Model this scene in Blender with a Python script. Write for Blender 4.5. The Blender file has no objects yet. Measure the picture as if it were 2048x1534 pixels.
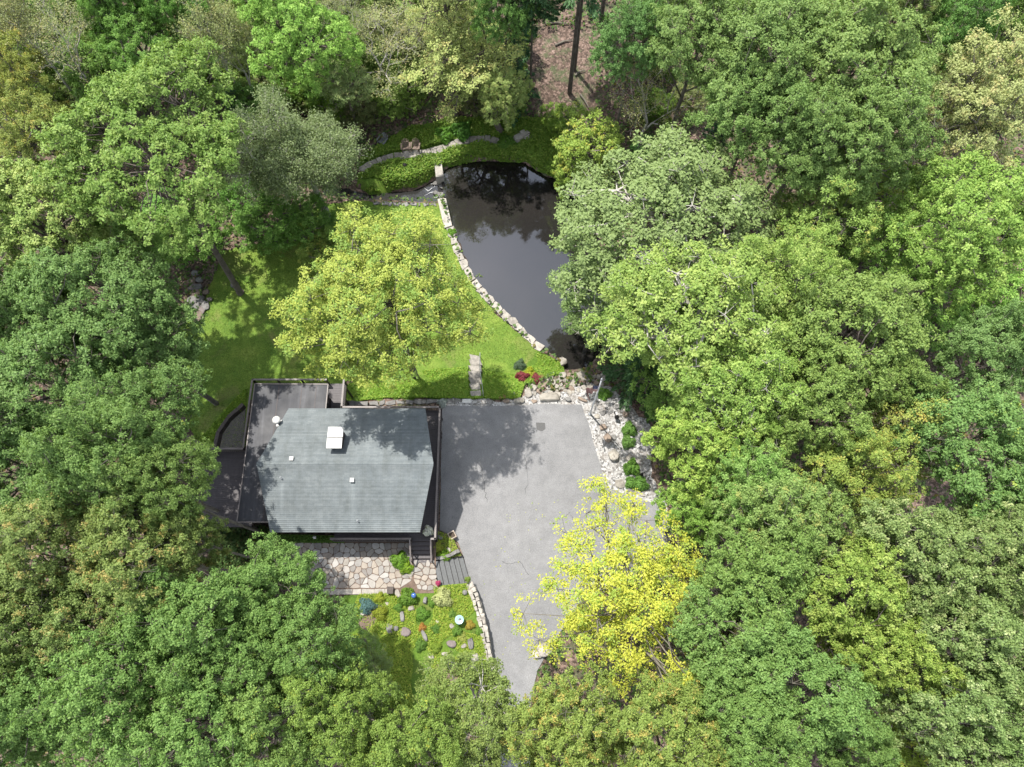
import bpy, bmesh, math, random
import numpy as np
from mathutils import Vector, Matrix, noise as mnoise
from mathutils.geometry import delaunay_2d_cdt

random.seed(7)
S = bpy.context.scene
COL = S.collection
# ------------------------------------------------------------------ camera, sky, sun, exposure
F, TILT, HC = 1419.0, math.radians(20), 55.0
cam_d = bpy.data.cameras.new('camera'); cam = bpy.data.objects.new('camera', cam_d); COL.objects.link(cam)
cam.location = (0, 0, HC); cam.rotation_euler = (TILT, 0, 0)
cam_d.sensor_fit = 'HORIZONTAL'; cam_d.sensor_width = 36; cam_d.lens = 36 * F / 2048
cam_d.clip_start = 0.5; cam_d.clip_end = 2000
S.camera = cam
SUN_EL, SUN_AZ = math.radians(65), math.atan2(-0.63, 0.777)
W = bpy.data.worlds.new('World'); S.world = W; W.use_nodes = True
nt = W.node_tree; bg = nt.nodes['Background']
sky = nt.nodes.new('ShaderNodeTexSky'); sky.sky_type = 'NISHITA'; sky.sun_disc = False
sky.sun_elevation = SUN_EL; sky.sun_rotation = SUN_AZ; sky.air_density = 1.0; sky.dust_density = 2.0
# broken cloud all over the sky, as the pond mirrors it
tcw = nt.nodes.new('ShaderNodeTexCoord'); ncl = nt.nodes.new('ShaderNodeTexNoise'); ncl.inputs['Scale'].default_value = 2.2; ncl.inputs['Detail'].default_value = 6
nt.links.new(tcw.outputs['Generated'], ncl.inputs['Vector'])
rcl = nt.nodes.new('ShaderNodeValToRGB'); rcl.color_ramp.elements[0].position = .40; rcl.color_ramp.elements[1].position = .60
nt.links.new(ncl.outputs[0], rcl.inputs[0])
mcl = nt.nodes.new('ShaderNodeMix'); mcl.data_type = 'RGBA'; mcl.inputs[7].default_value = (6.2, 6.4, 6.75, 1)
nt.links.new(rcl.outputs[0], mcl.inputs[0]); nt.links.new(sky.outputs[0], mcl.inputs[6]); nt.links.new(mcl.outputs[2], bg.inputs[0])
bg.inputs[1].default_value = 0.15
sd = bpy.data.lights.new('sun', 'SUN'); sd.energy = 4.0; sd.angle = math.radians(0.6); sd.color = (1, .955, .88)
sun = bpy.data.objects.new('sun', sd); COL.objects.link(sun)
sv = Vector((math.sin(SUN_AZ) * math.cos(SUN_EL), math.cos(SUN_AZ) * math.cos(SUN_EL), math.sin(SUN_EL)))
sun.rotation_euler = sv.to_track_quat('Z', 'Y').to_euler(); sun.location = sv * 120
S.view_settings.view_transform = 'Standard'; S.view_settings.look = 'None'
S.view_settings.exposure = 1.07; S.view_settings.gamma = 1.0
S.render.engine = 'CYCLES'
S.cycles.max_bounces = 6; S.cycles.diffuse_bounces = 3; S.cycles.glossy_bounces = 2
S.cycles.transmission_bounces = 4; S.cycles.transparent_max_bounces = 4
S.cycles.use_denoising = True; S.cycles.sample_clamp_indirect = 6

# ------------------------------------------------------------------ helpers
def P(px, py, z=0.0):
    """ground point of the survey: where the photograph's sight line meets height z"""
    a = (px - 1024) / F; b = (767 - py) / F
    dx, dy, dz = a, b * math.cos(TILT) + math.sin(TILT), b * math.sin(TILT) - math.cos(TILT)
    k = (z - HC) / dz
    return Vector((dx * k, dy * k, z))

def depth(p):
    return p[1] * math.sin(TILT) + (HC - p[2]) * math.cos(TILT)

def tag(o, label=None, cat=None, group=None, kind=None):
    if label: o['label'] = label
    if cat: o['category'] = cat
    if group: o['group'] = group
    if kind: o['kind'] = kind
    return o

def link(name, me, mat=None, parent=None):
    o = bpy.data.objects.new(name, me); COL.objects.link(o)
    if mat is not None and not me.materials: me.materials.append(mat)
    if parent is not None: o.parent = parent
    return o

def empty(name, loc, label, cat, group=None, rz=0.0):
    o = bpy.data.objects.new(name, None); COL.objects.link(o)
    o.location = loc; o.rotation_euler = (0, 0, rz); o.empty_display_size = .3
    return tag(o, label, cat, group)

class MB:
    """collects simple solids, then becomes one mesh"""
    def __init__(s): s.v = []; s.f = []
    def add(s, vs, fs):
        n = len(s.v); s.v += [tuple(v) for v in vs]; s.f += [tuple(i + n for i in f) for f in fs]; return s
    def box(s, x0, y0, z0, x1, y1, z1):
        v = [(x0,y0,z0),(x1,y0,z0),(x1,y1,z0),(x0,y1,z0),(x0,y0,z1),(x1,y0,z1),(x1,y1,z1),(x0,y1,z1)]
        return s.add(v, [(0,3,2,1),(4,5,6,7),(0,1,5,4),(1,2,6,5),(2,3,7,6),(3,0,4,7)])
    def prism(s, pts, z0, z1):
        n = len(pts)
        v = [(p[0],p[1],z0) for p in pts] + [(p[0],p[1],z1) for p in pts]
        f = [tuple(range(n-1,-1,-1)), tuple(range(n,2*n))] + [(i,(i+1)%n,n+(i+1)%n,n+i) for i in range(n)]
        return s.add(v, f)
    def bar(s, a, b, w, h):
        a = Vector(a); b = Vector(b); d = (b-a).normalized()
        up = Vector((0,0,1)) if abs(d.z) < .95 else Vector((0,1,0))
        r = d.cross(up).normalized()*w/2; u = r.cross(d).normalized()*h/2
        v = [a-r-u,a+r-u,a+r+u,a-r+u,b-r-u,b+r-u,b+r+u,b-r+u]
        return s.add(v, [(0,1,2,3),(7,6,5,4),(0,4,5,1),(1,5,6,2),(2,6,7,3),(3,7,4,0)])
    def tube(s, pts, rads, k=6, cap=True):
        n0 = len(s.v); pts = [Vector(p) for p in pts]
        for i, p in enumerate(pts):
            d = (pts[min(i+1,len(pts)-1)] - pts[max(i-1,0)])
            d = d.normalized() if d.length > 1e-6 else Vector((0,0,1))
            x = d.orthogonal().normalized() if abs(d.z) < .9 else Vector((1,0,0)) - d*d.x
            x.normalize(); y = d.cross(x)
            for j in range(k):
                a = 2*math.pi*j/k
                s.v.append(tuple(p + (x*math.cos(a)+y*math.sin(a))*rads[i]))
        for i in range(len(pts)-1):
            for j in range(k):
                a = n0+i*k+j; b = n0+i*k+(j+1)%k
                s.f.append((a,b,b+k,a+k))
        if cap:
            s.f.append(tuple(n0+j for j in range(k-1,-1,-1))); e = n0+(len(pts)-1)*k
            s.f.append(tuple(e+j for j in range(k)))
        return s
    def lathe(s, c, prof, k=14):
        """prof: list of (radius, z) from bottom to top"""
        c = Vector(c)
        return s.tube_rings([[c+Vector((r*math.cos(2*math.pi*j/k), r*math.sin(2*math.pi*j/k), z)) for j in range(k)] for r, z in prof])
    def tube_rings(s, rings):
        n0 = len(s.v); k = len(rings[0])
        for r in rings: s.v += [tuple(p) for p in r]
        for i in range(len(rings)-1):
            for j in range(k):
                a = n0+i*k+j; b = n0+i*k+(j+1)%k
                s.f.append((a,b,b+k,a+k))
        s.f.append(tuple(n0+j for j in range(k-1,-1,-1))); e = n0+(len(rings)-1)*k
        s.f.append(tuple(e+j for j in range(k)))
        return s
    def mesh(s, name):
        me = bpy.data.meshes.new(name); me.from_pydata(s.v, [], s.f); me.update(); return me
    def build(s, name, mat, parent=None, smooth=False):
        me = s.mesh(name)
        if smooth: me.polygons.foreach_set('use_smooth', [True]*len(me.polygons))
        return link(name, me, mat, parent)

# ------------------------------------------------------------------ materials
RIDGE_Y = 11.79
MATS = {}
def newmat(name):
    m = bpy.data.materials.new(name); m.use_nodes = True
    t = m.node_tree; b = t.nodes['Principled BSDF']; MATS[name] = m
    return m, t, b
def N(t, ty, **kw):
    n = t.nodes.new(ty)
    for k, v in kw.items(): setattr(n, k, v)
    return n
def ramp(t, src, stops, interp='LINEAR'):
    r = N(t, 'ShaderNodeValToRGB'); r.color_ramp.interpolation = interp
    el = r.color_ramp.elements
    while len(el) < len(stops): el.new(.5)
    for e, (p, c) in zip(el, stops):
        e.position = p; e.color = (*c, 1) if len(c) == 3 else c
    t.links.new(src, r.inputs[0]); return r.outputs[0]
def nz(t, scale, detail=4, rough=.6, coord=None, dist=0):
    n = N(t, 'ShaderNodeTexNoise'); n.inputs['Scale'].default_value = scale
    n.inputs['Detail'].default_value = detail; n.inputs['Roughness'].default_value = rough
    n.inputs['Distortion'].default_value = dist
    if coord is not None: t.links.new(coord, n.inputs['Vector'])
    return n.outputs[0]
def coords(t, kind='Object'):
    return N(t, 'ShaderNodeTexCoord').outputs[kind]
def mixc(t, fac, a, b, mode='MIX'):
    n = N(t, 'ShaderNodeMix', data_type='RGBA', blend_type=mode)
    for i, v in ((0, fac), (6, a), (7, b)):
        if isinstance(v, (int, float)): n.inputs[i].default_value = v
        elif isinstance(v, tuple): n.inputs[i].default_value = (*v, 1)
        else: t.links.new(v, n.inputs[i])
    return n.outputs[2]
def mth(t, op, a, b=None):
    n = N(t, 'ShaderNodeMath', operation=op)
    for i, v in enumerate((a, b)):
        if v is None: continue
        if isinstance(v, (int, float)): n.inputs[i].default_value = v
        else: t.links.new(v, n.inputs[i])
    return n.outputs[0]
def bump(t, b, h, strength=.4, dist=.03):
    n = N(t, 'ShaderNodeBump'); n.inputs['Strength'].default_value = strength; n.inputs['Distance'].default_value = dist
    t.links.new(h, n.inputs['Height']); t.links.new(n.outputs[0], b.inputs['Normal'])
def simple(name, c1, c2=None, scale=3., rough=.8, metal=0., bscale=None, bstr=.3, spec=.3, rnd=0.):
    m, t, b = newmat(name); co = coords(t)
    c2 = c2 or tuple(v*.75 for v in c1)
    col = ramp(t, nz(t, scale, 5, .65, co), [(.35, c1), (.65, c2)])
    if rnd:
        oi = N(t, 'ShaderNodeObjectInfo').outputs['Random']
        col = mixc(t, 1.0, col, ramp(t, oi, [(0, (1-rnd,)*3), (1, (1+rnd,)*3)]), 'MULTIPLY')
    t.links.new(col, b.inputs['Base Color'])
    b.inputs['Roughness'].default_value = rough; b.inputs['Metallic'].default_value = metal
    b.inputs['Specular IOR Level'].default_value = spec
    if bscale: bump(t, b, nz(t, bscale, 4, .7, co), bstr)
    return m

simple('bark', (.075,.06,.05), (.14,.12,.10), 2.2, .9, bscale=9, bstr=.6)
simple('bark_pale', (.42,.40,.36), (.26,.24,.21), 1.6, .9, bscale=7)
simple('bark_grey', (.17,.155,.125), (.09,.08,.065), 1.8, .9, bscale=7)
simple('siding', (.055,.042,.038), (.04,.03,.028), 2., .75)
simple('trim_dark', (.06,.048,.046), (.045,.036,.036), 1.5, .6, rnd=.1)
simple('rail_cap', (.19,.165,.155), (.13,.115,.11), 1.5, .5)
simple('white_paint', (.50,.495,.48), (.38,.375,.36), 5, .5)
simple('metal_grey', (.42,.43,.44), (.34,.35,.36), 6, .4, metal=.6)
simple('black_metal', (.015,.015,.016), (.025,.022,.02), 6, .5, metal=.4)
simple('pole_paint', (.62,.63,.64), (.55,.56,.58), 4, .4)
simple('chair_wood', (.17,.125,.10), (.12,.09,.07), 7, .7)
simple('chair_grey', (.16,.17,.17), (.11,.12,.12), 7, .7)
simple('stair_grey', (.115,.12,.122), (.085,.088,.09), 6, .75)
simple('timber', (.40,.34,.28), (.27,.22,.18), 5, .85)
simple('timber_dark', (.10,.085,.075), (.06,.05,.045), 5, .85)
simple('slab_grey', (.36,.335,.295), (.23,.215,.19), 2.5, .9, bscale=14, rnd=.15)
simple('step_stone', (.27,.25,.22), (.15,.14,.125), 2.8, .9, bscale=14, rnd=.2)
simple('wall_stone', (.36,.335,.295), (.19,.175,.155), 3.5, .9, bscale=12, rnd=.2)
simple('rock_pale', (.33,.305,.265), (.18,.165,.14), 2.6, .9, bscale=8, bstr=.5, rnd=.2)
simple('rock_brown', (.25,.195,.15), (.14,.11,.09), 2.6, .9, bscale=8, bstr=.5, rnd=.2)
simple('rock_grey', (.20,.195,.185), (.11,.105,.10), 2.6, .9, bscale=8, bstr=.5, rnd=.2)
simple('rock_violet', (.19,.16,.15), (.12,.10,.095), 2.6, .9, bscale=8, bstr=.5)
simple('terracotta', (.33,.16,.10), (.25,.12,.08), 5, .8)
simple('mulch_box', (.05,.04,.03), (.08,.06,.045), 18, .95)
simple('blue_glass', (.05,.12,.33), (.04,.09,.28), 3, .12, spec=.7)
simple('teal_glaze', (.22,.40,.40), (.28,.46,.46), 3, .2, spec=.6)
simple('dark_glass', (.02,.022,.025), (.03,.032,.035), 1, .08, spec=.8)
simple('flag_red', (.42,.03,.04), (.36,.03,.04), 5, .8)
simple('flag_white', (.72,.70,.68), (.64,.62,.60), 5, .8)
simple('flag_blue', (.03,.05,.17), (.03,.045,.14), 5, .8)
simple('soil', (.16,.115,.09), (.10,.072,.056), 4, .95, bscale=20, bstr=.6)
simple('crack', (.045,.045,.046), (.07,.07,.07), 4, .9)
simple('patch_asphalt', (.095,.094,.093), (.08,.08,.08), 12, .9, bscale=40)
simple('pebble_dark', (.15,.14,.12), (.06,.055,.05), 14, .9, bscale=22, bstr=.9)

def mat_flagstone():
    m, t, b = newmat('flagstone'); co = coords(t)
    oi = N(t, 'ShaderNodeObjectInfo').outputs['Random']
    base = ramp(t, oi, [(0,(.23,.21,.18)),(.14,(.31,.29,.265)),(.3,(.235,.19,.15)),(.45,(.36,.35,.33)),(.6,(.15,.138,.128)),(.74,(.29,.245,.195)),(.88,(.21,.205,.197))], 'CONSTANT')
    col = mixc(t, .4, base, ramp(t, nz(t, 3.5, 6, .7, co), [(.3,(.15,.135,.118)),(.7,(.33,.31,.285))]), 'MIX')
    t.links.new(col, b.inputs['Base Color']); b.inputs['Roughness'].default_value = .9
    bump(t, b, nz(t, 9, 5, .7, co), .4)
mat_flagstone()

def mat_asphalt():
    m, t, b = newmat('asphalt'); co = coords(t)
    big = ramp(t, nz(t, .16, 5, .6, co, .6), [(.30,(.148,.148,.151)),(.5,(.174,.174,.177)),(.70,(.198,.197,.198))])
    mid = ramp(t, nz(t, 1.1, 5, .7, co), [(.32,(.86,.86,.86)),(.64,(1.07,1.07,1.07))])
    fine = ramp(t, nz(t, 13, 4, .85, co), [(.28,(.6,.6,.6)),(.5,(1.,1.,1.)),(.72,(1.32,1.32,1.32))])
    col = mixc(t, 1., mixc(t, 1., big, mid, 'MULTIPLY'), fine, 'MULTIPLY')
    sx = N(t, 'ShaderNodeSeparateXYZ'); t.links.new(co, sx.inputs[0])
    # wheel tracks worn along the way in
    cx_ = mth(t, 'ADD', mth(t, 'MULTIPLY', mth(t, 'SINE', mth(t, 'MULTIPLY', sx.outputs[1], .17)), 1.3), .35)
    off = mth(t, 'ABSOLUTE', mth(t, 'SUBTRACT', mth(t, 'ABSOLUTE', mth(t, 'SUBTRACT', sx.outputs[0], cx_)), .8))
    tr = ramp(t, off, [(.05,(1,1,1)),(.4,(0,0,0))])
    col = mixc(t, mth(t, 'MULTIPLY', mth(t, 'MULTIPLY', tr, nz(t, .7, 4, .7, co)), .42), col, (.135,.135,.137))
    oil = ramp(t, nz(t, .95, 3, .5, co, .2), [(.70,(0,0,0)),(.745,(1,1,1))])
    col = mixc(t, mth(t, 'MULTIPLY', oil, .45), col, (.075,.075,.077))
    st = ramp(t, nz(t, .55, 3, .55, co, .3), [(.66,(0,0,0)),(.76,(1,1,1))])
    col = mixc(t, mth(t, 'MULTIPLY', st, .4), col, (.13,.13,.135))
    t.links.new(col, b.inputs['Base Color']); b.inputs['Roughness'].default_value = .92
    bump(t, b, nz(t, 26, 3, .8, co), .35, .015)
mat_asphalt()

def mat_gravel():
    m, t, b = newmat('white_gravel'); co = coords(t)
    v = N(t, 'ShaderNodeTexVoronoi'); v.inputs['Scale'].default_value = 8; t.links.new(co, v.inputs['Vector'])
    sp = N(t, 'ShaderNodeSeparateColor'); t.links.new(v.outputs['Color'], sp.inputs[0])
    col = ramp(t, sp.outputs[0], [(0,(.07,.068,.065)),(.3,(.205,.202,.196)),(.6,(.30,.296,.29)),(1,(.45,.446,.44))])
    dirt = ramp(t, nz(t, .7, 5, .65, co), [(.42,(0,0,0)),(.66,(1,1,1))])
    col = mixc(t, mth(t, 'MULTIPLY', dirt, .5), col, (.21,.18,.15))
    t.links.new(col, b.inputs['Base Color']); b.inputs['Roughness'].default_value = .95
    bump(t, b, v.outputs['Distance'], .9, .04)
mat_gravel()

def mat_ground():
    m, t, b = newmat('forest_floor'); co = coords(t)
    v = N(t, 'ShaderNodeTexVoronoi'); v.inputs['Scale'].default_value = 6.5; t.links.new(co, v.inputs['Vector'])
    sp = N(t, 'ShaderNodeSeparateColor'); t.links.new(v.outputs['Color'], sp.inputs[0])
    lit = ramp(t, sp.outputs[0], [(0,(.045,.032,.024)),(.4,(.105,.074,.056)),(.7,(.16,.115,.09)),(1,(.24,.18,.148))])
    big = ramp(t, nz(t, .35, 4, .6, co), [(.38,(.62,.58,.56)),(.65,(1.1,1.05,1.05))])
    col = mixc(t, 1., lit, big, 'MULTIPLY')
    g = ramp(t, nz(t, .8, 6, .7, co), [(.50,(0,0,0)),(.62,(1,1,1))])
    col = mixc(t, mth(t, 'MULTIPLY', g, .7), col, (.055,.085,.03))
    t.links.new(col, b.inputs['Base Color']); b.inputs['Roughness'].default_value = .95
    bump(t, b, sp.outputs[1], .8, .06)
mat_ground()

def mat_grass(name, a, bcol, c, dry):
    m, t, b = newmat(name); co = coords(t)
    col = ramp(t, nz(t, .5, 6, .68, co, .4), [(.28, a), (.5, bcol), (.72, c)])
    d = ramp(t, nz(t, .33, 4, .6, co, .8), [(.56,(0,0,0)),(.72,(1,1,1))])
    col = mixc(t, mth(t, 'MULTIPLY', d, .6), col, dry)
    f = ramp(t, nz(t, 9, 4, .8, co), [(.30,(.55,.55,.55)),(.5,(1.,1.,1.)),(.72,(1.35,1.35,1.3))])
    col = mixc(t, 1., col, f, 'MULTIPLY')
    t.links.new(col, b.inputs['Base Color']); b.inputs['Roughness'].default_value = .9
    b.inputs['Specular IOR Level'].default_value = .15
    bump(t, b, nz(t, 14, 4, .8, co), 1.0, .06)
mat_grass('lawn_grass', (.065,.125,.02), (.115,.185,.03), (.175,.235,.045), (.20,.175,.075))
mat_grass('bank_grass', (.05,.10,.015), (.085,.15,.02), (.125,.185,.028), (.10,.085,.04))

def mat_water(name, body, refl):
    m, t, b = newmat(name); co = coords(t)
    out = t.nodes['Material Output']
    col = ramp(t, nz(t, .35, 4, .6, co), [(.35, body), (.7, tuple(v*1.8 for v in body))])
    t.links.new(col, b.inputs['Base Color']); b.inputs['Roughness'].default_value = .6
    b.inputs['Specular IOR Level'].default_value = .1
    g = N(t, 'ShaderNodeBsdfGlossy'); g.inputs['Roughness'].default_value = .03; g.inputs['Color'].default_value = (.82,.9,1,1)
    bp = N(t, 'ShaderNodeBump'); bp.inputs['Strength'].default_value = .06; bp.inputs['Distance'].default_value = .02
    t.links.new(nz(t, 3.2, 3, .6, co, .5), bp.inputs['Height']); t.links.new(bp.outputs[0], g.inputs['Normal'])
    lw = N(t, 'ShaderNodeFresnel'); lw.inputs['IOR'].default_value = 1.33
    fac = mth(t, 'ADD', lw.outputs[0], refl)
    mx = N(t, 'ShaderNodeMixShader'); t.links.new(fac, mx.inputs[0])
    t.links.new(b.outputs[0], mx.inputs[1]); t.links.new(g.outputs[0], mx.inputs[2]); t.links.new(mx.outputs[0], out.inputs[0])
mat_water('pond_water', (.0035,.0026,.002), .055)
mat_water('stream_water', (.008,.0075,.0075), .03)

def mat_shingle():
    m, t, b = newmat('shingle'); co = coords(t)
    v = N(t, 'ShaderNodeTexBrick'); v.offset = .5; v.inputs['Scale'].default_value = 1.
    v.inputs['Brick Width'].default_value = .32; v.inputs['Row Height'].default_value = .1365; v.inputs['Mortar Size'].default_value = .004
    v.inputs['Color1'].default_value = (.118,.136,.144,1); v.inputs['Color2'].default_value = (.144,.163,.170,1); v.inputs['Mortar'].default_value = (.09,.105,.112,1)
    t.links.new(co, v.inputs['Vector'])
    big = ramp(t, nz(t, .5, 5, .65, co), [(.3,(.85,.86,.86)),(.7,(1.12,1.1,1.08))])
    col = mixc(t, 1., v.outputs[0], big, 'MULTIPLY')
    fine = ramp(t, nz(t, 40, 2, .8, co), [(.3,(.8,.8,.8)),(.7,(1.2,1.2,1.2))])
    col = mixc(t, 1., col, fine, 'MULTIPLY')
    sx = N(t, 'ShaderNodeSeparateXYZ'); t.links.new(co, sx.inputs[0])
    # rain-washed streaks running down from the two front vents
    for x0, w, ya, yb in ((-11.25, .16, 7.2, 10.6), (-16.2, .1, 8.0, 10.5)):
        g = mth(t, 'ABSOLUTE', mth(t, 'ADD', mth(t, 'SUBTRACT', sx.outputs[0], x0), mth(t, 'MULTIPLY', mth(t, 'SUBTRACT', nz(t, .9, 2, .5, co), .5), .25)))
        a = ramp(t, mth(t, 'DIVIDE', g, w*2), [(.05,(1,1,1)),(.9,(0,0,0))])
        in_ = mth(t, 'MULTIPLY', mth(t, 'GREATER_THAN', sx.outputs[1], ya), mth(t, 'LESS_THAN', sx.outputs[1], yb))
        fd = ramp(t, mth(t, 'DIVIDE', mth(t, 'SUBTRACT', yb, sx.outputs[1]), yb-ya), [(0,(1,1,1)),(.6,(.5,.5,.5)),(1,(.1,.1,.1))])
        col = mixc(t, mth(t, 'MULTIPLY', mth(t, 'MULTIPLY', mth(t, 'MULTIPLY', a, in_), fd), mth(t, 'MULTIPLY', nz(t, 1.7, 4, .7, co), .6)), col, (.25,.28,.29))
    wn = N(t, 'ShaderNodeTexWhiteNoise'); wn.noise_dimensions = '1D'
    t.links.new(mth(t, 'FLOOR', mth(t, 'DIVIDE', mth(t, 'SUBTRACT', sx.outputs[1], RIDGE_Y), .1344)), wn.inputs['W'])
    col = mixc(t, 1., col, ramp(t, wn.outputs['Value'], [(0,(.90,.90,.90)),(1,(1.06,1.06,1.06))]), 'MULTIPLY')
    mp = N(t, 'ShaderNodeMapping'); mp.inputs['Scale'].default_value = (1.2, .25, 1); t.links.new(co, mp.inputs[0])
    ws = ramp(t, nz(t, 1.4, 5, .65, mp.outputs[0]), [(.3,(.80,.80,.78)),(.55,(1,1,1)),(.75,(1.1,1.1,1.1))])
    col = mixc(t, 1., col, ws, 'MULTIPLY')
    t.links.new(col, b.inputs['Base Color']); b.inputs['Roughness'].default_value = .88
mat_shingle()

def mat_membrane():
    m, t, b = newmat('membrane'); co = coords(t)
    mp = N(t, 'ShaderNodeMapping'); mp.inputs['Scale'].default_value = (1.6, .12, 1); t.links.new(co, mp.inputs[0])
    st = nz(t, 1.3, 4, .6, mp.outputs[0])
    col = ramp(t, st, [(.35,(.028,.029,.033)),(.55,(.042,.043,.049)),(.7,(.062,.063,.072))])
    t.links.new(col, b.inputs['Base Color'])
    r = ramp(t, nz(t, .5, 4, .6, co), [(.35,(.5,.5,.5)),(.7,(.7,.7,.7))]); t.links.new(r, b.inputs['Roughness'])
    b.inputs['Specular IOR Level'].default_value = .28
mat_membrane()

def mat_deck():
    m, t, b = newmat('deck_board'); co = coords(t)
    mp = N(t, 'ShaderNodeMapping'); mp.inputs['Scale'].default_value = (3, .5, 1); t.links.new(co, mp.inputs[0])
    col = ramp(t, nz(t, 2.5, 5, .65, mp.outputs[0]), [(.3,(.036,.030,.033)),(.7,(.058,.050,.054))])
    t.links.new(col, b.inputs['Base Color']); b.inputs['Roughness'].default_value = .6
mat_deck()

def leaf_mat(name, c1, c2, tipc=None, tipf=0.0, trans=.32, spec=.16, rough=.5):
    """leaf colours: c1..c2 over single leaves, tipc on some sprays; the object's own colour tints the whole plant"""
    m, t, b = newmat(name); out = t.nodes['Material Output']
    av = N(t, 'ShaderNodeAttribute', attribute_name='var').outputs['Fac']
    at = N(t, 'ShaderNodeAttribute', attribute_name='tip').outputs['Fac']
    col = ramp(t, av, [(0, c1), (1, c2)])
    if tipc:
        col = mixc(t, ramp(t, at, [(1-tipf*.8-.06, (0,0,0)), (1-tipf*.8+.04, (1,1,1))]), col, tipc)
    oc = N(t, 'ShaderNodeObjectInfo').outputs['Color']
    col = mixc(t, 1., col, oc, 'MULTIPLY')
    t.links.new(col, b.inputs['Base Color']); b.inputs['Roughness'].default_value = rough
    b.inputs['Specular IOR Level'].default_value = spec
    tr = N(t, 'ShaderNodeBsdfTranslucent')
    t.links.new(mixc(t, 1., col, (1.15,1.2,.6), 'MULTIPLY'), tr.inputs[0])
    mx = N(t, 'ShaderNodeMixShader'); mx.inputs[0].default_value = trans
    t.links.new(b.outputs[0], mx.inputs[1]); t.links.new(tr.outputs[0], mx.inputs[2]); t.links.new(mx.outputs[0], out.inputs[0])
    return m
leaf_mat('leaf_oak', (.128,.205,.056), (.218,.302,.088))
leaf_mat('leaf_oak_yellowtip', (.128,.205,.056), (.218,.302,.088), (.50,.48,.08), .03)
leaf_mat('leaf_oak_orangetip', (.145,.205,.058), (.23,.295,.09), (.38,.31,.11), .2)
leaf_mat('leaf_oak_pale', (.14,.21,.064), (.23,.305,.098), (.37,.42,.18), .2, spec=.25)
leaf_mat('leaf_maple', (.15,.24,.058), (.24,.34,.092), (.30,.39,.12), .4)
leaf_mat('leaf_yellow', (.28,.345,.07), (.41,.455,.10), (.21,.315,.07), .4, trans=.38)
leaf_mat('leaf_gold', (.40,.44,.06), (.56,.56,.09), (.30,.40,.075), .4, trans=.42)
leaf_mat('leaf_grey', (.165,.215,.085), (.255,.31,.135))
leaf_mat('leaf_lime', (.22,.31,.06), (.33,.42,.09), (.44,.42,.09), .2)
leaf_mat('leaf_dull', (.22,.26,.12), (.33,.36,.18), (.35,.32,.17), .25)
leaf_mat('leaf_conifer', (.035,.075,.035), (.06,.11,.045), trans=.1)
leaf_mat('leaf_cover', (.15,.245,.03), (.27,.36,.05), (.36,.38,.07), .2)
leaf_mat('leaf_fern', (.10,.19,.025), (.17,.27,.04), (.24,.31,.06), .2)
leaf_mat('leaf_under', (.06,.115,.03), (.12,.18,.05), (.17,.15,.05), .12)
leaf_mat('leaf_plain', (.75,.75,.75), (1.15,1.15,1.15))
M = MATS

# ------------------------------------------------------------------ foliage meshes
def leaf_mesh(name, pos, nrm, size, rng, aspect=.55, tip=None, mat=None, along=None):
    n = len(pos)
    nrm = nrm / (np.linalg.norm(nrm, axis=1, keepdims=True) + 1e-9)
    r = rng.normal(size=(n, 3)) if along is None else along + rng.normal(size=(n, 3))*.25
    t = r - nrm * np.sum(r*nrm, axis=1, keepdims=True); t /= np.linalg.norm(t, axis=1, keepdims=True) + 1e-9
    b = np.cross(nrm, t); s = size[:, None]
    V = np.empty((n, 4, 3), np.float32)
    V[:,0] = pos - t*s*.5
    V[:,1] = pos + b*s*aspect*.5 + nrm*s*.09 + t*s*.05
    V[:,2] = pos + t*s*.5 - nrm*s*.06
    V[:,3] = pos - b*s*aspect*.5 + nrm*s*.09 + t*s*.05
    me = bpy.data.meshes.new(name)
    me.vertices.add(n*4); me.vertices.foreach_set('co', V.ravel())
    me.loops.add(n*4); me.loops.foreach_set('vertex_index', np.arange(n*4, dtype=np.int32))
    me.polygons.add(n); me.polygons.foreach_set('loop_start', np.arange(0, n*4, 4, dtype=np.int32))
    a = me.attributes.new('var', 'FLOAT', 'FACE'); a.data.foreach_set('value', rng.random(n).astype(np.float32))
    a = me.attributes.new('tip', 'FLOAT', 'FACE')
    a.data.foreach_set('value', (rng.random(n) if tip is None else tip).astype(np.float32))
    me.update(calc_edges=True)
    if mat: me.materials.append(mat)
    return me

def spread(rng, n, make, dmin, tries=60):
    out = []
    for _ in range(n*tries):
        c = make()
        if c is None: continue
        if all((c[0]-o[0])**2+(c[1]-o[1])**2+(c[2]-o[2])**2 > dmin*dmin for o in out):
            out.append(c)
            if len(out) >= n: break
    return np.array(out)

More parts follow.
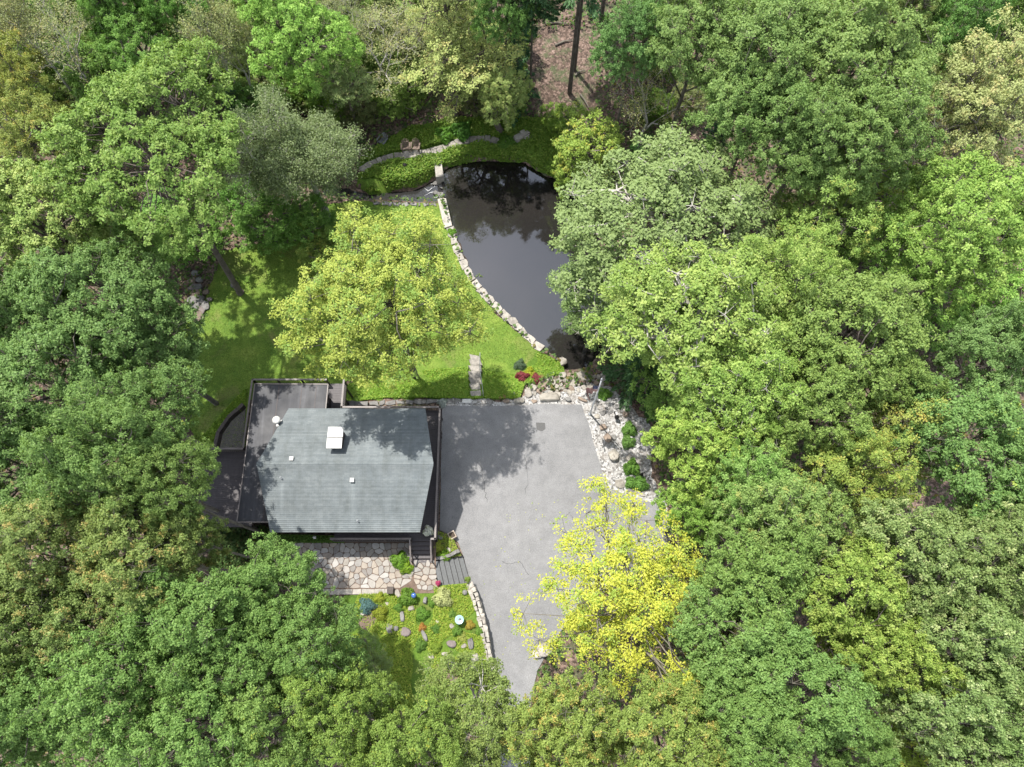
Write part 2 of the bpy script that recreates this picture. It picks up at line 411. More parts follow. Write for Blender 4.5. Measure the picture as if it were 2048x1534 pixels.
PROTO = {}
def broadleaf(key, seed, R=4.5, Rz=4.0, H=18., nclump=80, cr=1.15, nspray=16, nleaf=46, leaf=.155, aspect=.6,
              lobes=.2, shell=.5, sprayr=.31, flat=.62, low=-.35, bark='bark_grey', fork=.42, upb=.7, limb=1., off=(0,0)):
    rng = np.random.default_rng(seed)
    zc = H - Rz
    ph = rng.random(8)*6.28
    def lobe(d):
        az = math.atan2(d[1], d[0])
        return 1 + lobes*(.5*math.sin(2*az+ph[0]) + .5*math.sin(3*az+ph[1]) + .45*math.sin(5*az+ph[2]+2*d[2]) + .4*math.sin(4*d[2]+ph[3]+az))
    def mk():
        d = rng.normal(size=3); d /= np.linalg.norm(d)
        if d[2] < low: return None
        if d[2] < 0 and rng.random() > .6: return None
        rr = (shell + (1-shell)*rng.random()**.6) * lobe(d)
        return np.array([d[0]*R*rr, d[1]*R*rr, zc + d[2]*Rz*rr])
    C = spread(rng, nclump, mk, cr*.88)
    nC = len(C)
    crad = cr*(.55+.85*rng.random(nC))
    bare = rng.random(nC) < .035
    # sprays
    d = rng.normal(size=(nC, nspray, 3)); d[:,:,2] = np.abs(d[:,:,2])*1.15 - .35
    d /= np.linalg.norm(d, axis=2, keepdims=True)
    rad = (.45+.6*rng.random((nC, nspray, 1))) * crad[:, None, None]
    SP = C[:, None, :] + d*rad*np.array([1, 1, flat])
    tipS = rng.random((nC, nspray))
    ctr = np.array([0, 0, zc - Rz*.5])
    # leaves
    k = nleaf
    dl = rng.normal(size=(nC, nspray, k, 3)); dl[...,2] *= .6
    dl /= np.linalg.norm(dl, axis=3, keepdims=True)
    rl = sprayr*(rng.random((nC, nspray, k, 1))**.6)
    keep = np.repeat(~bare, nspray*k) & (rng.random(nC*nspray*k) < np.repeat(np.clip(.7+.5*rng.random((nC, nspray)), 0, 1).reshape(-1), k))
    L = (SP[:, :, None, :] + dl*rl).reshape(-1, 3)[keep]
    dout = L - ctr; dout /= np.linalg.norm(dout, axis=1, keepdims=True)
    spd = np.repeat(d.reshape(-1, 3), k, axis=0)[keep]
    nr = np.array([0, 0, upb]) + .35*dout + .45*spd + .55*rng.normal(size=L.shape)
    al = dl.reshape(-1, 3)[keep]
    size = leaf*(.5+1.0*rng.random(len(L)))
    tip = np.clip(np.repeat(tipS.reshape(-1), k)[keep]*.8 + .2*rng.random(len(L)), 0, 1)
    crown = leaf_mesh('crown_'+key, L, nr, size, rng, aspect, tip, None, al)
    # wood
    mb = MB(); r0 = .02*H*limb*.62
    base_bend = rng.normal(size=2)*.25
    fz = H*fork
    tp = [Vector((0,0,-.4)), Vector((0,0,.25)), Vector((base_bend[0]*.5, base_bend[1]*.5, fz*.5)), Vector((base_bend[0], base_bend[1], fz)),
          Vector((base_bend[0]*.4, base_bend[1]*.4, fz+(zc-fz)*.7)), Vector((0, 0, zc+Rz*.35))]
    mb.tube(tp, [r0*1.5, r0*1.12, r0*.95, r0*.8, r0*.5, r0*.16], 8)
    nl = 9; az0 = rng.random()*6.28
    lim = []
    for i in range(nl):
        az = az0 + i*2.4
        tz = fz + (zc-fz)*(.15 + .85*i/nl)
        lim.append((az, tz, i % 3))
    groups = [[] for _ in range(nl)]
    for i in range(nC):
        c = C[i]; az = math.atan2(c[1], c[0]); best = None
        el = (c[2]-(zc-Rz))/(2*Rz)
        for j, (a, tz, m3) in enumerate(lim):
            da = abs((az-a+math.pi) % (2*math.pi)-math.pi)
            cost = da + abs(el - (.2+.75*j/nl))*2.2
            if best is None or cost < best[0]: best = (cost, j)
        groups[best[1]].append(i)
    def trunk_at(z):
        for a, b in zip(tp, tp[1:]):
            if a.z <= z <= b.z:
                return a.lerp(b, (z-a.z)/(b.z-a.z+1e-6))
        return tp[-1].copy()
    for (az, tz, m3), g in zip(lim, groups):
        if not g: continue
        cen = Vector(C[g].mean(axis=0)); st = trunk_at(tz)
        end = st.lerp(cen, .92)
        m1 = st.lerp(end, .4) + Vector((*(rng.normal(size=2)*.2), .3)); m2 = st.lerp(end, .75) + Vector((*(rng.normal(size=2)*.2), .2))
        rr = r0*.42*(.7+.05*len(g))
        line = [st, m1, m2, end]
        mb.tube(line, [rr, rr*.75, rr*.5, rr*.22], 6)
        for i in g:
            c = Vector(C[i]); f = rng.random()
            s0 = [m1, m2, end][int(rng.random()*3)] if (c-end).length > 1. else m2
            mid = s0.lerp(c, .55) + Vector(rng.normal(size=3)*.22)
            r2 = .045*limb
            mb.tube([s0, mid, c - Vector((0,0,.25))], [r2*1.2, r2*.8, r2*.4], 4, cap=False)
            for q in range(0, nspray, 2):
                sp = Vector(SP[i, q])
                mb.tube([c - Vector((0,0,.25)), sp + Vector((0,0,.04))], [r2*.42, .009], 3, cap=False)
    wood = mb.mesh('trunk_'+key); wood.polygons.foreach_set('use_smooth', [True]*len(wood.polygons)); wood.materials.append(M[bark])
    PROTO[key] = dict(crown=crown, wood=wood, R=R*(1+lobes*.3), H=H, zc=zc)

def twiggy(key, seed, R=4., H=15., depth_=5, leaves=0, leaf=.12, bark='bark_pale', spread_=.62, clear=.28, kids=4, r0=.19, upw=.25, perend=3):
    """much-branched crown whose twigs show between few or small leaves"""
    rng = np.random.default_rng(seed); mb = MB(); ends = []
    def grow(p, d, L, r, lev):
        d = d.normalized()
        mid = p + d*L*.5 + Vector(rng.normal(size=3)*L*.05)
        e = p + d*L + Vector(rng.normal(size=3)*L*.08)
        mb.tube([p, mid, e], [r, r*.8, r*.58], 7 if lev == 0 else (5 if lev < 3 else 3), cap=False)
        if lev >= 2: ends.append((e, d, lev))
        if lev >= depth_: return
        k = kids if lev < depth_-1 else kids+1
        a0 = rng.random()*6.28
        for i in range(k):
            a = a0 + i*6.283/k + rng.normal()*.35
            o = d.orthogonal().normalized(); o.rotate(Matrix.Rotation(a, 3, d))
            sp = spread_*(.6+.7*rng.random())
            nd = d + o*sp*1.25 + Vector((0, 0, upw))
            s = [e, e, mid][i % 3]
            grow(s, nd, L*(.62+.22*rng.random()), max(r*.56, .013), lev+1)
    h0 = H*clear
    mb.tube([(0,0,-.4), (.05,0,h0*.5), (0,0,h0)], [r0*1.5, r0*1.1, r0], 8, cap=False)
    grow(Vector((0,0,h0)), Vector((0,0,1)), H*.2, r0, 0)
    wood = mb.mesh('trunk_'+key)
    co = np.array(mb.v); zmax = co[:,2].max(); rmax = np.percentile(np.linalg.norm(co[:,:2], axis=1), 98)
    sc = np.array([R/rmax, R/rmax, H/zmax]); wood.vertices.foreach_set('co', (co*sc).astype(np.float32).ravel())
    wood.polygons.foreach_set('use_smooth', [True]*len(wood.polygons)); wood.materials.append(M[bark]); wood.update()
    E_ = np.array([list(e[0]) for e in ends if e[2] >= 3])*sc
    idx = rng.integers(0, len(E_), leaves)
    pos = E_[idx] + rng.normal(size=(leaves, 3))*np.array([.22,.22,.16])
    nr = np.array([0,0,.8]) + .7*rng.normal(size=(leaves, 3))
    crown = leaf_mesh('crown_'+key, pos, nr, leaf*(.7+.6*rng.random(leaves)), rng, .55, rng.random(len(E_))[idx])
    PROTO[key] = dict(crown=crown, wood=wood, R=R, H=H, zc=H*.66)

def spruce(key, seed, H=12., R=2.4, n=70, droop=.35, leaf=.30, clear=.08, dens=1.):
    rng = np.random.default_rng(seed); mb = MB(); pos = []; al = []
    mb.tube([(0,0,-.4), (0,0,H*.5), (0,0,H)], [.2, .12, .02], 7, cap=False)
    for i in range(n):
        f = i/n; z = H*(clear + (.97-clear)*f); L = R*(1-f)**.8*(.75+.4*rng.random()) + .15
        a = i*2.399 + rng.normal()*.2
        d = Vector((math.cos(a), math.sin(a), 0))
        pts = [Vector((0,0,z)), Vector((0,0,z)) + d*L*.5 + Vector((0,0,-droop*L*.2)), Vector((0,0,z)) + d*L + Vector((0,0,-droop*L*.7))]
        mb.tube(pts, [.035, .022, .008], 4, cap=False)
        m = int(70*L*dens) + 10
        for q in range(m):
            u = rng.random()**.7; p = pts[0].lerp(pts[2], u) if u > .5 else pts[0].lerp(pts[1], u*2*.5+.25)
            side = Vector((-d.y, d.x, 0))*rng.normal()*.22*(1.2-u)*L*.6
            pos.append(list(p + side + Vector((0,0,rng.normal()*.05)))); al.append(list(d*.8 + side*1.2 + Vector((0,0,-.25))))
    pos = np.array(pos); al = np.array(al)
    nr = np.array([0,0,.9]) + .45*rng.normal(size=pos.shape)
    crown = leaf_mesh('crown_'+key, pos, nr, leaf*(.6+.7*rng.random(len(pos))), rng, .3, None, None, al)
    wood = mb.mesh('trunk_'+key); wood.materials.append(M['bark'])
    PROTO[key] = dict(crown=crown, wood=wood, R=R, H=H, zc=H*.5)

def mound(key, seed, R=.5, H=.55, n=1500, leaf=.09, aspect=.6, spiky=0.):
    rng = np.random.default_rng(seed)
    d = rng.normal(size=(n, 3)); d[:,2] = np.abs(d[:,2]); d /= np.linalg.norm(d, axis=1, keepdims=True)
    az = np.arctan2(d[:,1], d[:,0])
    lob = 1 + .16*np.sin(3*az+rng.random()*6) + .12*np.sin(5*az+3*d[:,2]+rng.random()*6)
    r = (.55+.45*rng.random(n)**.5)*lob
    pos = d*r[:,None]*np.array([R, R, H]) + np.array([0,0,.02])
    nr = d + .5*rng.normal(size=(n,3)) + np.array([0,0,.4])
    al = d if spiky else None
    crown = leaf_mesh('foliage_'+key, pos, nr, leaf*(.7+.6*rng.random(n)), rng, aspect, None, None, al)
    mb = MB()
    for i in range(7):
        a = i*.9; mb.tube([(0,0,-.05), (math.cos(a)*R*.55, math.sin(a)*R*.55, H*.6)], [.02, .006], 4, cap=False)
    wood = mb.mesh('stem_'+key); wood.materials.append(M['bark'])
    PROTO[key] = dict(crown=crown, wood=wood, R=R, H=H, zc=H*.4)

broadleaf('oak0', 11)
broadleaf('oak1', 12, lobes=.28, nclump=84, cr=1.2)
broadleaf('oak2', 13, Rz=4.4, nclump=90, cr=1.05, lobes=.24)
broadleaf('oak3', 14, Rz=3.6, nclump=74, cr=1.3, lobes=.18)
broadleaf('oak4', 15, Rz=4.2, nclump=96, cr=1.0, lobes=.3, nspray=15)
broadleaf('maple0', 21, nclump=150, cr=.74, nspray=11, nleaf=32, leaf=.16, sprayr=.28, flat=.75, lobes=.2, bark='bark')
broadleaf('maple1', 22, nclump=135, cr=.8, nspray=12, nleaf=32, leaf=.16, sprayr=.28, flat=.75, lobes=.26, bark='bark')
broadleaf('maple2', 23, R=6.6, Rz=3.6, H=20.5, nclump=270, cr=.74, nspray=11, nleaf=27, leaf=.165, sprayr=.28, flat=.75, lobes=.3, bark='bark', low=-.25, shell=.62)
broadleaf('airy0', 31, R=4.6, Rz=5.2, nclump=105, cr=.78, nspray=12, nleaf=30, leaf=.155, sprayr=.33, shell=.3, lobes=.26, bark='bark_grey', low=-.7, flat=.9)
broadleaf('airy1', 32, R=4.6, Rz=4.2, H=15, nclump=104, cr=.82, nspray=11, nleaf=36, leaf=.115, sprayr=.34, shell=.3, lobes=.34, bark='bark_grey', low=-.5, flat=.8, fork=.3, limb=.9)
broadleaf('pale0', 41, nclump=110, cr=.9, nspray=12, nleaf=34, leaf=.15, sprayr=.32, lobes=.2, bark='bark_pale', shell=.5, limb=1.2)
broadleaf('thin0', 51, R=3.2, Rz=5.6, H=19, nclump=95, cr=.8, nspray=10, nleaf=22, leaf=.145, shell=.35, lobes=.3, bark='bark', low=-.9, sprayr=.36)
broadleaf('bush0', 61, R=2.2, Rz=2.0, H=5.4, nclump=55, cr=.62, nspray=12, nleaf=24, leaf=.125, sprayr=.22, shell=.5, lobes=.25, fork=.2, low=-.8, bark='bark')
twiggy('fine0', 71, R=4.5, H=10, depth_=5, leaves=60000, leaf=.125, bark='bark_pale', kids=4, clear=.12, spread_=.75, upw=.12)
twiggy('bare0', 72, R=4.2, H=16, depth_=5, leaves=12000, leaf=.13, bark='bark_pale', kids=3, clear=.25, spread_=.6)
twiggy('bare2', 74, R=4.2, H=16, depth_=5, leaves=4500, leaf=.13, bark='bark_pale', kids=3, clear=.22, spread_=.62)
twiggy('bare1', 73, R=4.2, H=16, depth_=5, leaves=20000, leaf=.13, bark='bark_pale', kids=4, clear=.2, spread_=.62, upw=.3)
spruce('spruce0', 81)
spruce('pine0', 82, H=24, R=4.0, n=80, droop=-.05, leaf=.36, clear=.5, dens=1.3)
broadleaf('yellow0', 33, R=5.2, Rz=4.7, H=20, nclump=200, cr=.85, nspray=12, nleaf=42, leaf=.128, sprayr=.34, shell=.4, lobes=.22, bark='bark_grey', low=-.55, flat=.8)
mound('mound0', 91); mound('mound1', 92, R=.5, H=.5, n=1800, leaf=.07); mound('mound2', 93, R=.5, H=.35, n=900, leaf=.16, aspect=.4, spiky=1.)

# ------------------------------------------------------------------ terrain
def W2(pts, z): return [(P(x, y, z).x, P(x, y, z).y) for x, y in pts]
WATER_Z = -2.3
POND = W2([(884,335),(920,322),(960,318),(1010,319),(1050,322),(1095,350),(1128,358),(1180,420),(1215,520),(1228,620),(1212,700),(1182,738),(1130,746),
           (1115,722),(1080,698),(1030,657),(1000,627),(965,587),(943,558),(922,505),(906,465),(890,405),(882,360)], WATER_Z)
STREAM = W2([(700,372),(740,384),(790,378),(830,374),(872,352),(884,352),(892,392),(878,404),(830,408),(780,402),(735,404),(700,398),(640,392),(640,370)], -2.6)
BASIN = [(-25,11),(-21,14),(-20.8,20.8),(-13.2,20.8),(-12.5,22.6),(1,22.6),(3.6,22.4),(7.5,22),(10,25),(13,35),(9,44.5),(-6,45),(-25,46),(-36,40),(-36,16),(-31,10)]
def seg_d(px, py, poly):
    """signed distance, negative inside; numpy"""
    d = np.full(px.shape, 1e9); ins = np.zeros(px.shape, bool); n = len(poly)
    for i in range(n):
        ax, ay = poly[i]; bx, by = poly[(i+1) % n]
        ex, ey = bx-ax, by-ay; t = np.clip(((px-ax)*ex+(py-ay)*ey)/(ex*ex+ey*ey+1e-12), 0, 1)
        d = np.minimum(d, np.hypot(px-ax-t*ex, py-ay-t*ey))
        c = ((ay > py) != (by > py)) & (px < (bx-ax)*(py-ay)/(by-ay+1e-12)+ax)
        ins ^= c
    return np.where(ins, -d, d)
def sst(x, a, b):
    t = np.clip((x-a)/(b-a), 0, 1); return t*t*(3-2*t)
WALL = W2([(938,1166),(950,1195),(962,1235),(970,1270),(976,1310),(982,1348)], .9)
def gz(x, y):
    x = np.asarray(x, float); y = np.asarray(y, float)
    w = np.where(y > 40, 9., 4.)
    z = -1.7*(1-sst(seg_d(x, y, BASIN), 0, w))
    z = z - 1.6*(1-sst(seg_d(x, y, POND), -.9, .15))
    z = z - 1.3*(1-sst(seg_d(x, y, STREAM), -.5, .5))
    z = z + 3.5*sst(y, 46, 75)
    # raised garden in front of the house
    wx = np.interp(-y, [-p[1] for p in WALL], [p[0] for p in WALL])
    bed = (1-sst(x - wx, -2.2, -.9))*(1-sst(y, 6.6, 7.6))
    bed = np.where(y > 4.3, (1-sst(x, -7.4, -6.4))*(1-sst(y, 6.6, 7.6)), bed)
    return z + .93*bed*sst(y, -14, -4)
def gzf(x, y): return float(gz(np.array([x]), np.array([y]))[0])
def G(px, py, dz=0.):
    z = 0.
    for _ in range(12):
        p = P(px, py, z); z = .5*z + .5*gzf(p.x, p.y)
    p = P(px, py, z); return Vector((p.x, p.y, gzf(p.x, p.y)+dz))

def ground():
    st = .6; xs = np.arange(-75, 75.1, st); ys = np.arange(-22, 95, st)
    X, Y = np.meshgrid(xs, ys); Z = gz(X, Y) - .06
    nzv = np.array([mnoise.noise(Vector((x*.35, y*.35, 0))) for x, y in zip(X.ravel(), Y.ravel())]).reshape(X.shape)
    Z += np.minimum(nzv*.12, .04)*1.0
    nx, ny = len(xs), len(ys)
    # outer ring far beyond, so the sheet reaches the horizon
    v = np.stack([X, Y, Z], -1).reshape(-1, 3)
    i = np.arange(nx*ny).reshape(ny, nx)
    f = np.stack([i[:-1,:-1], i[:-1,1:], i[1:,1:], i[1:,:-1]], -1).reshape(-1, 4).tolist()
    v = v.tolist(); n0 = len(v)
    far = [(-900,-900,0),(900,-900,0),(900,900,3.5),(-900,900,3.5)]
    v += far
    c = [int(i[0,0]), int(i[0,-1]), int(i[-1,-1]), int(i[-1,0])]
    sides = [i[0,:].tolist(), i[:,-1].tolist(), i[-1,::-1].tolist(), i[::-1,0].tolist()]
    for k in range(4):
        a, b = n0+k, n0+(k+1) % 4; s = sides[k]; h = len(s)//2
        f += [(a, s[q+1], s[q]) for q in range(h)] + [(b, s[q+1], s[q]) for q in range(h, len(s)-1)] + [(a, b, s[h])]
    me = bpy.data.meshes.new('ground'); me.from_pydata(v, [], f); me.update()
    me.polygons.foreach_set('use_smooth', [True]*len(me.polygons))
    tag(link('ground', me, M['forest_floor']), kind='structure')
ground()

def sheet(name, poly, mat, dz=.0, step=.7, zfun=None, kind='structure', jag=0., seed=1, parent=None):
    """a surface draped on the terrain inside a polygon"""
    rng = random.Random(seed); b = []
    n = len(poly)
    for i in range(n):
        a = Vector(poly[i]); c = Vector(poly[(i+1) % n]); L = (c-a).length; k = max(1, int(L/(step*.6)))
        nrm = Vector((-(c-a).y, (c-a).x)).normalized() if L > 0 else Vector((0, 0))
        for j in range(k):
            p = a.lerp(c, j/k); b.append(p + nrm*rng.uniform(-jag, jag))
    xs = [p.x for p in b]; ys = [p.y for p in b]
    gx = np.arange(min(xs), max(xs), step); gy = np.arange(min(ys), max(ys), step)
    X, Y = np.meshgrid(gx, gy); d = seg_d(X.ravel(), Y.ravel(), [tuple(p) for p in b])
    pts = list(b) + [Vector((x, y)) for x, y, q in zip(X.ravel(), Y.ravel(), d) if q < -step*.35]
    m = len(b)
    vo, eo, fo, *_ = delaunay_2d_cdt(pts, [(i, (i+1) % m) for i in range(m)], [], 1, 1e-5)
    zz = gz(np.array([v.x for v in vo]), np.array([v.y for v in vo])) if zfun is None else [zfun(v.x, v.y) for v in vo]
    me = bpy.data.meshes.new(name); me.from_pydata([(v.x, v.y, float(z)+dz) for v, z in zip(vo, zz)], [], [tuple(f) for f in fo]); me.update()
    fl = [p for p in me.polygons if p.normal.z < 0]
    if len(fl) > len(me.polygons)/2: me.flip_normals()
    me.polygons.foreach_set('use_smooth', [True]*len(me.polygons))
    o = link(name, me, M[mat], parent)
    if kind: tag(o, kind=kind)
    return o
def Gpoly(pts): return [tuple(G(x, y))[:2] for x, y in pts]

sheet('pond_water', [(Vector(p)-Vector((-1,32))).to_tuple() if False else p for p in POND], 'pond_water', WATER_Z, 1.5, lambda x, y: 0.)
sheet('stream_water', STREAM, 'stream_water', -2.75, .8, lambda x, y: 0.)
LAWN = Gpoly([(560,480),(610,420),(690,402),(760,404),(884,406),(900,468),(918,518),(938,562),(960,592),(1000,634),(1040,668),(1078,704),(1050,735),(1030,766),(930,750),(800,752),(690,762),
              (690,800),(500,800),(490,895),(400,900),(370,840),(350,640),(400,620),(425,560),(450,500)])
sheet('lawn', LAWN, 'lawn_grass', .0, .8, jag=.12)
BANK = Gpoly([(690,770),(800,745),(930,735),(1030,750),(1078,704),(1118,724),(1130,745),(1050,770),(1040,798),(690,802)])
sheet('planted_bank', BANK, 'bank_grass', .006, .7, jag=.2)
PATHBANK = Gpoly([(720,345),(722,320),(800,262),(900,238),(1040,240),(1128,235),(1132,360),(1095,352),(1050,324),(960,320),(886,334),(872,356),(830,376),(740,388),(712,372)])
sheet('pond_bank', PATHBANK, 'bank_grass', .006, .8, jag=.15)
DRIVE = W2([(884,812),(1000,812),(1090,808),(1163,809),(1180,858),(1213,975),(1262,992),(1326,1012),(1336,1080),(1338,1108),(1312,1150),(1170,1196),(1140,1235),(1102,1290),(1075,1340),(1062,1400),(1060,1560),(1000,1560),(1000,1420),
            (984,1350),(977,1310),(971,1270),(963,1235),(951,1195),(940,1166),(928,1116),(916,1085),(896,1068),(880,1060)], 0)
sheet('driveway', DRIVE, 'asphalt', .01, 1.2, lambda x, y: 0., jag=.03)
GRAV = W2([(884,806),(900,798),(1040,800),(1050,776),(1090,784),(1150,770),(1185,757),(1222,765),(1262,810),(1300,850),(1308,900),(1300,955),(1330,1000),(1334,1020),(1262,1000),(1205,982),(1174,858),(1158,815),(1090,814),(1000,818),(884,818)], 0)
sheet('gravel_border', GRAV, 'white_gravel', .004, .8, lambda x, y: max(gzf(x, y), -.9) if y > 18 else 0., jag=.22)
BED = W2([(690,1190),(1000,1180),(938,1166),(950,1195),(962,1235),(970,1270),(976,1310),(982,1348),(985,1400),(860,1420),(690,1380),(640,1280)], .95)
BED = W2([(690,1188),(830,1184),(868,1172),(934,1166),(947,1195),(959,1235),(967,1270),(973,1310),(979,1348),(985,1405),(860,1430),(690,1400),(640,1290)], .95)
sheet('garden_bed', BED, 'bank_grass', .02, .7, lambda x, y: .93)
SB = W2([(876,1062),(896,1068),(908,1080),(924,1112),(868,1122),(866,1088)], .5)
sheet('stair_bed', SB, 'soil', .3, .5, lambda x, y: .15)
LB = Gpoly([(440,905),(432,885),(458,842),(492,815),(485,905)])
sheet('pebble_bed', LB, 'pebble_dark', .03, .5)
for name, a, b_, r in (('asphalt_patch', 0, 0, 0),):
    pp = W2([(1072,845),(1090,846),(1091,858),(1084,863),(1073,859)], 0)
    sheet('asphalt_patch', pp, 'patch_asphalt', .016, .5, lambda x, y: 0.)
def crack(pts, w, seed):
    rng = random.Random(seed); L = []
    for (x0, y0), (x1, y1) in zip(pts, pts[1:]):
        for i in range(6):
            u = i/6; L.append((x0+(x1-x0)*u+rng.uniform(-2, 2), y0+(y1-y0)*u+rng.uniform(-1.5, 1.5)))
    L.append(pts[-1]); L = [P(x, y, .018) for x, y in L]
    mb = MB()
    for i, (a, b) in enumerate(zip(L, L[1:])):
        d = (b-a).normalized(); s = Vector((-d.y, d.x, 0))*w*rng.uniform(.35, .8)
        mb.add([a-s, b-s, b+s, a+s], [(0,1,2,3)])
    tag(mb.build('driveway_crack', M['crack']), kind='structure')
crack([(962,930),(968,970),(974,1005)], .035, 1); crack([(1049,905),(1056,960),(1050,990)], .018, 2)
crack([(1005,1122),(1012,1128),(1040,1124),(1058,1150)], .02, 3); crack([(1120,1040),(1140,1025),(1148,1045)], .018, 4); crack([(1130,1060),(1150,1085),(1156,1110)], .018, 5)

# ------------------------------------------------------------------ stones
def rock_mesh(i, flat=.6, n=26):
    rng = random.Random(500+i); bm = bmesh.new()
    for _ in range(n):
        v = Vector((rng.gauss(0,1), rng.gauss(0,1), rng.gauss(0,1))).normalized()
        v = Vector((max(-.8,min(.8,v.x)), max(-.8,min(.8,v.y)), max(-.62,min(.62,v.z))))
        bm.verts.new(Vector((v.x*.62, v.y*.62, v.z*.8*flat + .0)))
    r = bmesh.ops.convex_hull(bm, input=bm.verts)
    bmesh.ops.delete(bm, geom=[v for v in bm.verts if not v.link_faces], context='VERTS')
    bmesh.ops.bevel(bm, geom=bm.edges[:], offset=.03, segments=1, affect='EDGES')
    me = bpy.data.meshes.new('rock_shape'); bm.to_mesh(me); bm.free(); return me
ROCKS = [rock_mesh(i) for i in range(8)]; SLABS = [rock_mesh(20+i, .35) for i in range(4)]
RMAT = {}
def rock_data(kind, i, mat):
    k = (kind, i, mat)
    if k not in RMAT:
        me = (ROCKS if kind == 'r' else SLABS)[i].copy(); me.materials.clear(); me.materials.append(M[mat]); RMAT[k] = me
    return RMAT[k]
rk = random.Random(5)
def rock(px, py, w, l, h, mat='rock_pale', rz=0., kind='r', label=None, cat='boulder', name='boulder', parent=None, z=None, group=None, at=None):
    p = at if at is not None else (G(px, py) if z is None else P(px, py, z))
    me = rock_data(kind, rk.randrange(8 if kind == 'r' else 4), mat)
    o = link(name, me, None, parent)
    o.location = p + Vector((0, 0, h*.32)); o.rotation_euler = (rk.uniform(-.12,.12), rk.uniform(-.12,.12), rz)
    o.scale = (w, l, h/(.8 if kind == 'r' else .5))
    if label: tag(o, label, cat, group)
    return o

def stone_block(name, corners, z0, z1, mat, parent, rng, jit=.03, cham=.03):
    """one laid stone with worn edges: corners in plan, bevelled top"""
    c = Vector((sum(p[0] for p in corners)/len(corners), sum(p[1] for p in corners)/len(corners)))
    out = [Vector(p)+Vector((rng.uniform(-jit,jit), rng.uniform(-jit,jit))) for p in corners]
    n = len(out); tz = rng.uniform(-.012,.012)
    inn = [p.lerp(c, min(.4, cham/max(.05,(p-c).length))) for p in out]
    v = [(p.x,p.y,z0) for p in out] + [(p.x,p.y,z1-cham*.6) for p in out] + [(p.x,p.y,z1+tz+rng.uniform(-.006,.006)) for p in inn]
    f = [tuple(range(2*n,3*n))]
    for k in (0, n): f += [(k+i, k+(i+1)%n, k+n+(i+1)%n, k+n+i) for i in range(n)]
    me = bpy.data.meshes.new(name); me.from_pydata(v, [], f); me.update()
    bmx = bmesh.new(); bmx.from_mesh(me); bmesh.ops.recalc_face_normals(bmx, faces=bmx.faces); 
    up = max(bmx.faces, key=lambda q: q.calc_center_median().z)
    if up.normal.z < 0: bmesh.ops.reverse_faces(bmx, faces=bmx.faces)
    bmx.to_mesh(me); bmx.free()
    return link(name, me, M[mat], parent)

def clip(poly, nx, ny, d):
    out = []
    for i in range(len(poly)):
        a, b = poly[i], poly[(i+1) % len(poly)]
        da, db = a[0]*nx+a[1]*ny-d, b[0]*nx+b[1]*ny-d
        if da <= 0: out.append(a)
        if (da < 0) != (db < 0) and abs(da-db) > 1e-9:
            t = da/(da-db); out.append((a[0]+(b[0]-a[0])*t, a[1]+(b[1]-a[1])*t))
    return out
def area(p): return .5*abs(sum(p[i][0]*p[(i+1)%len(p)][1]-p[(i+1)%len(p)][0]*p[i][1] for i in range(len(p))))
def flagging(parent, region, n, gap, z0, z1, seed, mat='flagstone', name='flagstone'):
    rng = random.Random(seed); xs = [p[0] for p in region]; ys = [p[1] for p in region]
    seeds = []
    dm = math.sqrt(area(region)/n)*.72
    for _ in range(n*80):
        p = (rng.uniform(min(xs),max(xs)), rng.uniform(min(ys),max(ys)))
        dd = dm*rng.choice([.7,.9,1.25])
        if seg_d(np.array([p[0]]), np.array([p[1]]), region)[0] < -.08 and all(math.hypot(p[0]-q[0],p[1]-q[1]) > dd for q in seeds): seeds.append(p)
        if len(seeds) >= n: break
    for i, s in enumerate(seeds):
        poly = list(region)
        for j, q in enumerate(seeds):
            if i == j or math.hypot(s[0]-q[0],s[1]-q[1]) > 3: continue
            nx, ny = q[0]-s[0], q[1]-s[1]; L = math.hypot(nx,ny); nx/=L; ny/=L
            poly = clip(poly, nx, ny, (s[0]+q[0])/2*nx+(s[1]+q[1])/2*ny - gap/2)
            if len(poly) < 3: break
        if len(poly) < 3 or area(poly) < .02: continue
        # knock the corners off so the stones look worn
        soft = []
        for k in range(len(poly)):
            a, b, c = poly[k-1], poly[k], poly[(k+1) % len(poly)]
            t1 = rng.uniform(.12,.26); t2 = rng.uniform(.12,.26)
            soft += [(b[0]+(a[0]-b[0])*t1, b[1]+(a[1]-b[1])*t1), (b[0]+(c[0]-b[0])*t2, b[1]+(c[1]-b[1])*t2)]
        stone_block(name, soft, z0, z1, mat, parent, rng, .012, .02)

PZ = .98
patio = sheet('patio', W2([(560,1070),(872,1070),(872,1186),(600,1192),(560,1150)], PZ), 'soil', .0, .8, lambda x, y: PZ-.015)
flagging(patio, W2([(575,1086),(822,1086),(824,1130),(824,1160),(800,1176),(690,1176),(600,1176),(575,1140)], PZ), 150, .035, PZ-.02, PZ+.03, 3)
flagging(patio, W2([(828,1120),(868,1120),(873,1150),(876,1176),(858,1181),(836,1178),(828,1160)], PZ), 20, .045, PZ-.02, PZ+.04, 4)
e0 = W2([(620,1178),(782,1178),(782,1189),(620,1189)], PZ); rng_ = random.Random(9)
xs_ = e0[0][0]
while xs_ < e0[1][0]-.3:
    w_ = rng_.uniform(.5,.95); stone_block('edging_stone', [(xs_,e0[2][1]),(xs_+w_-.03,e0[2][1]),(xs_+w_-.03,e0[0][1]),(xs_,e0[0][1])], PZ-.03, PZ+.045, 'slab_grey', patio, rng_); xs_ += w_

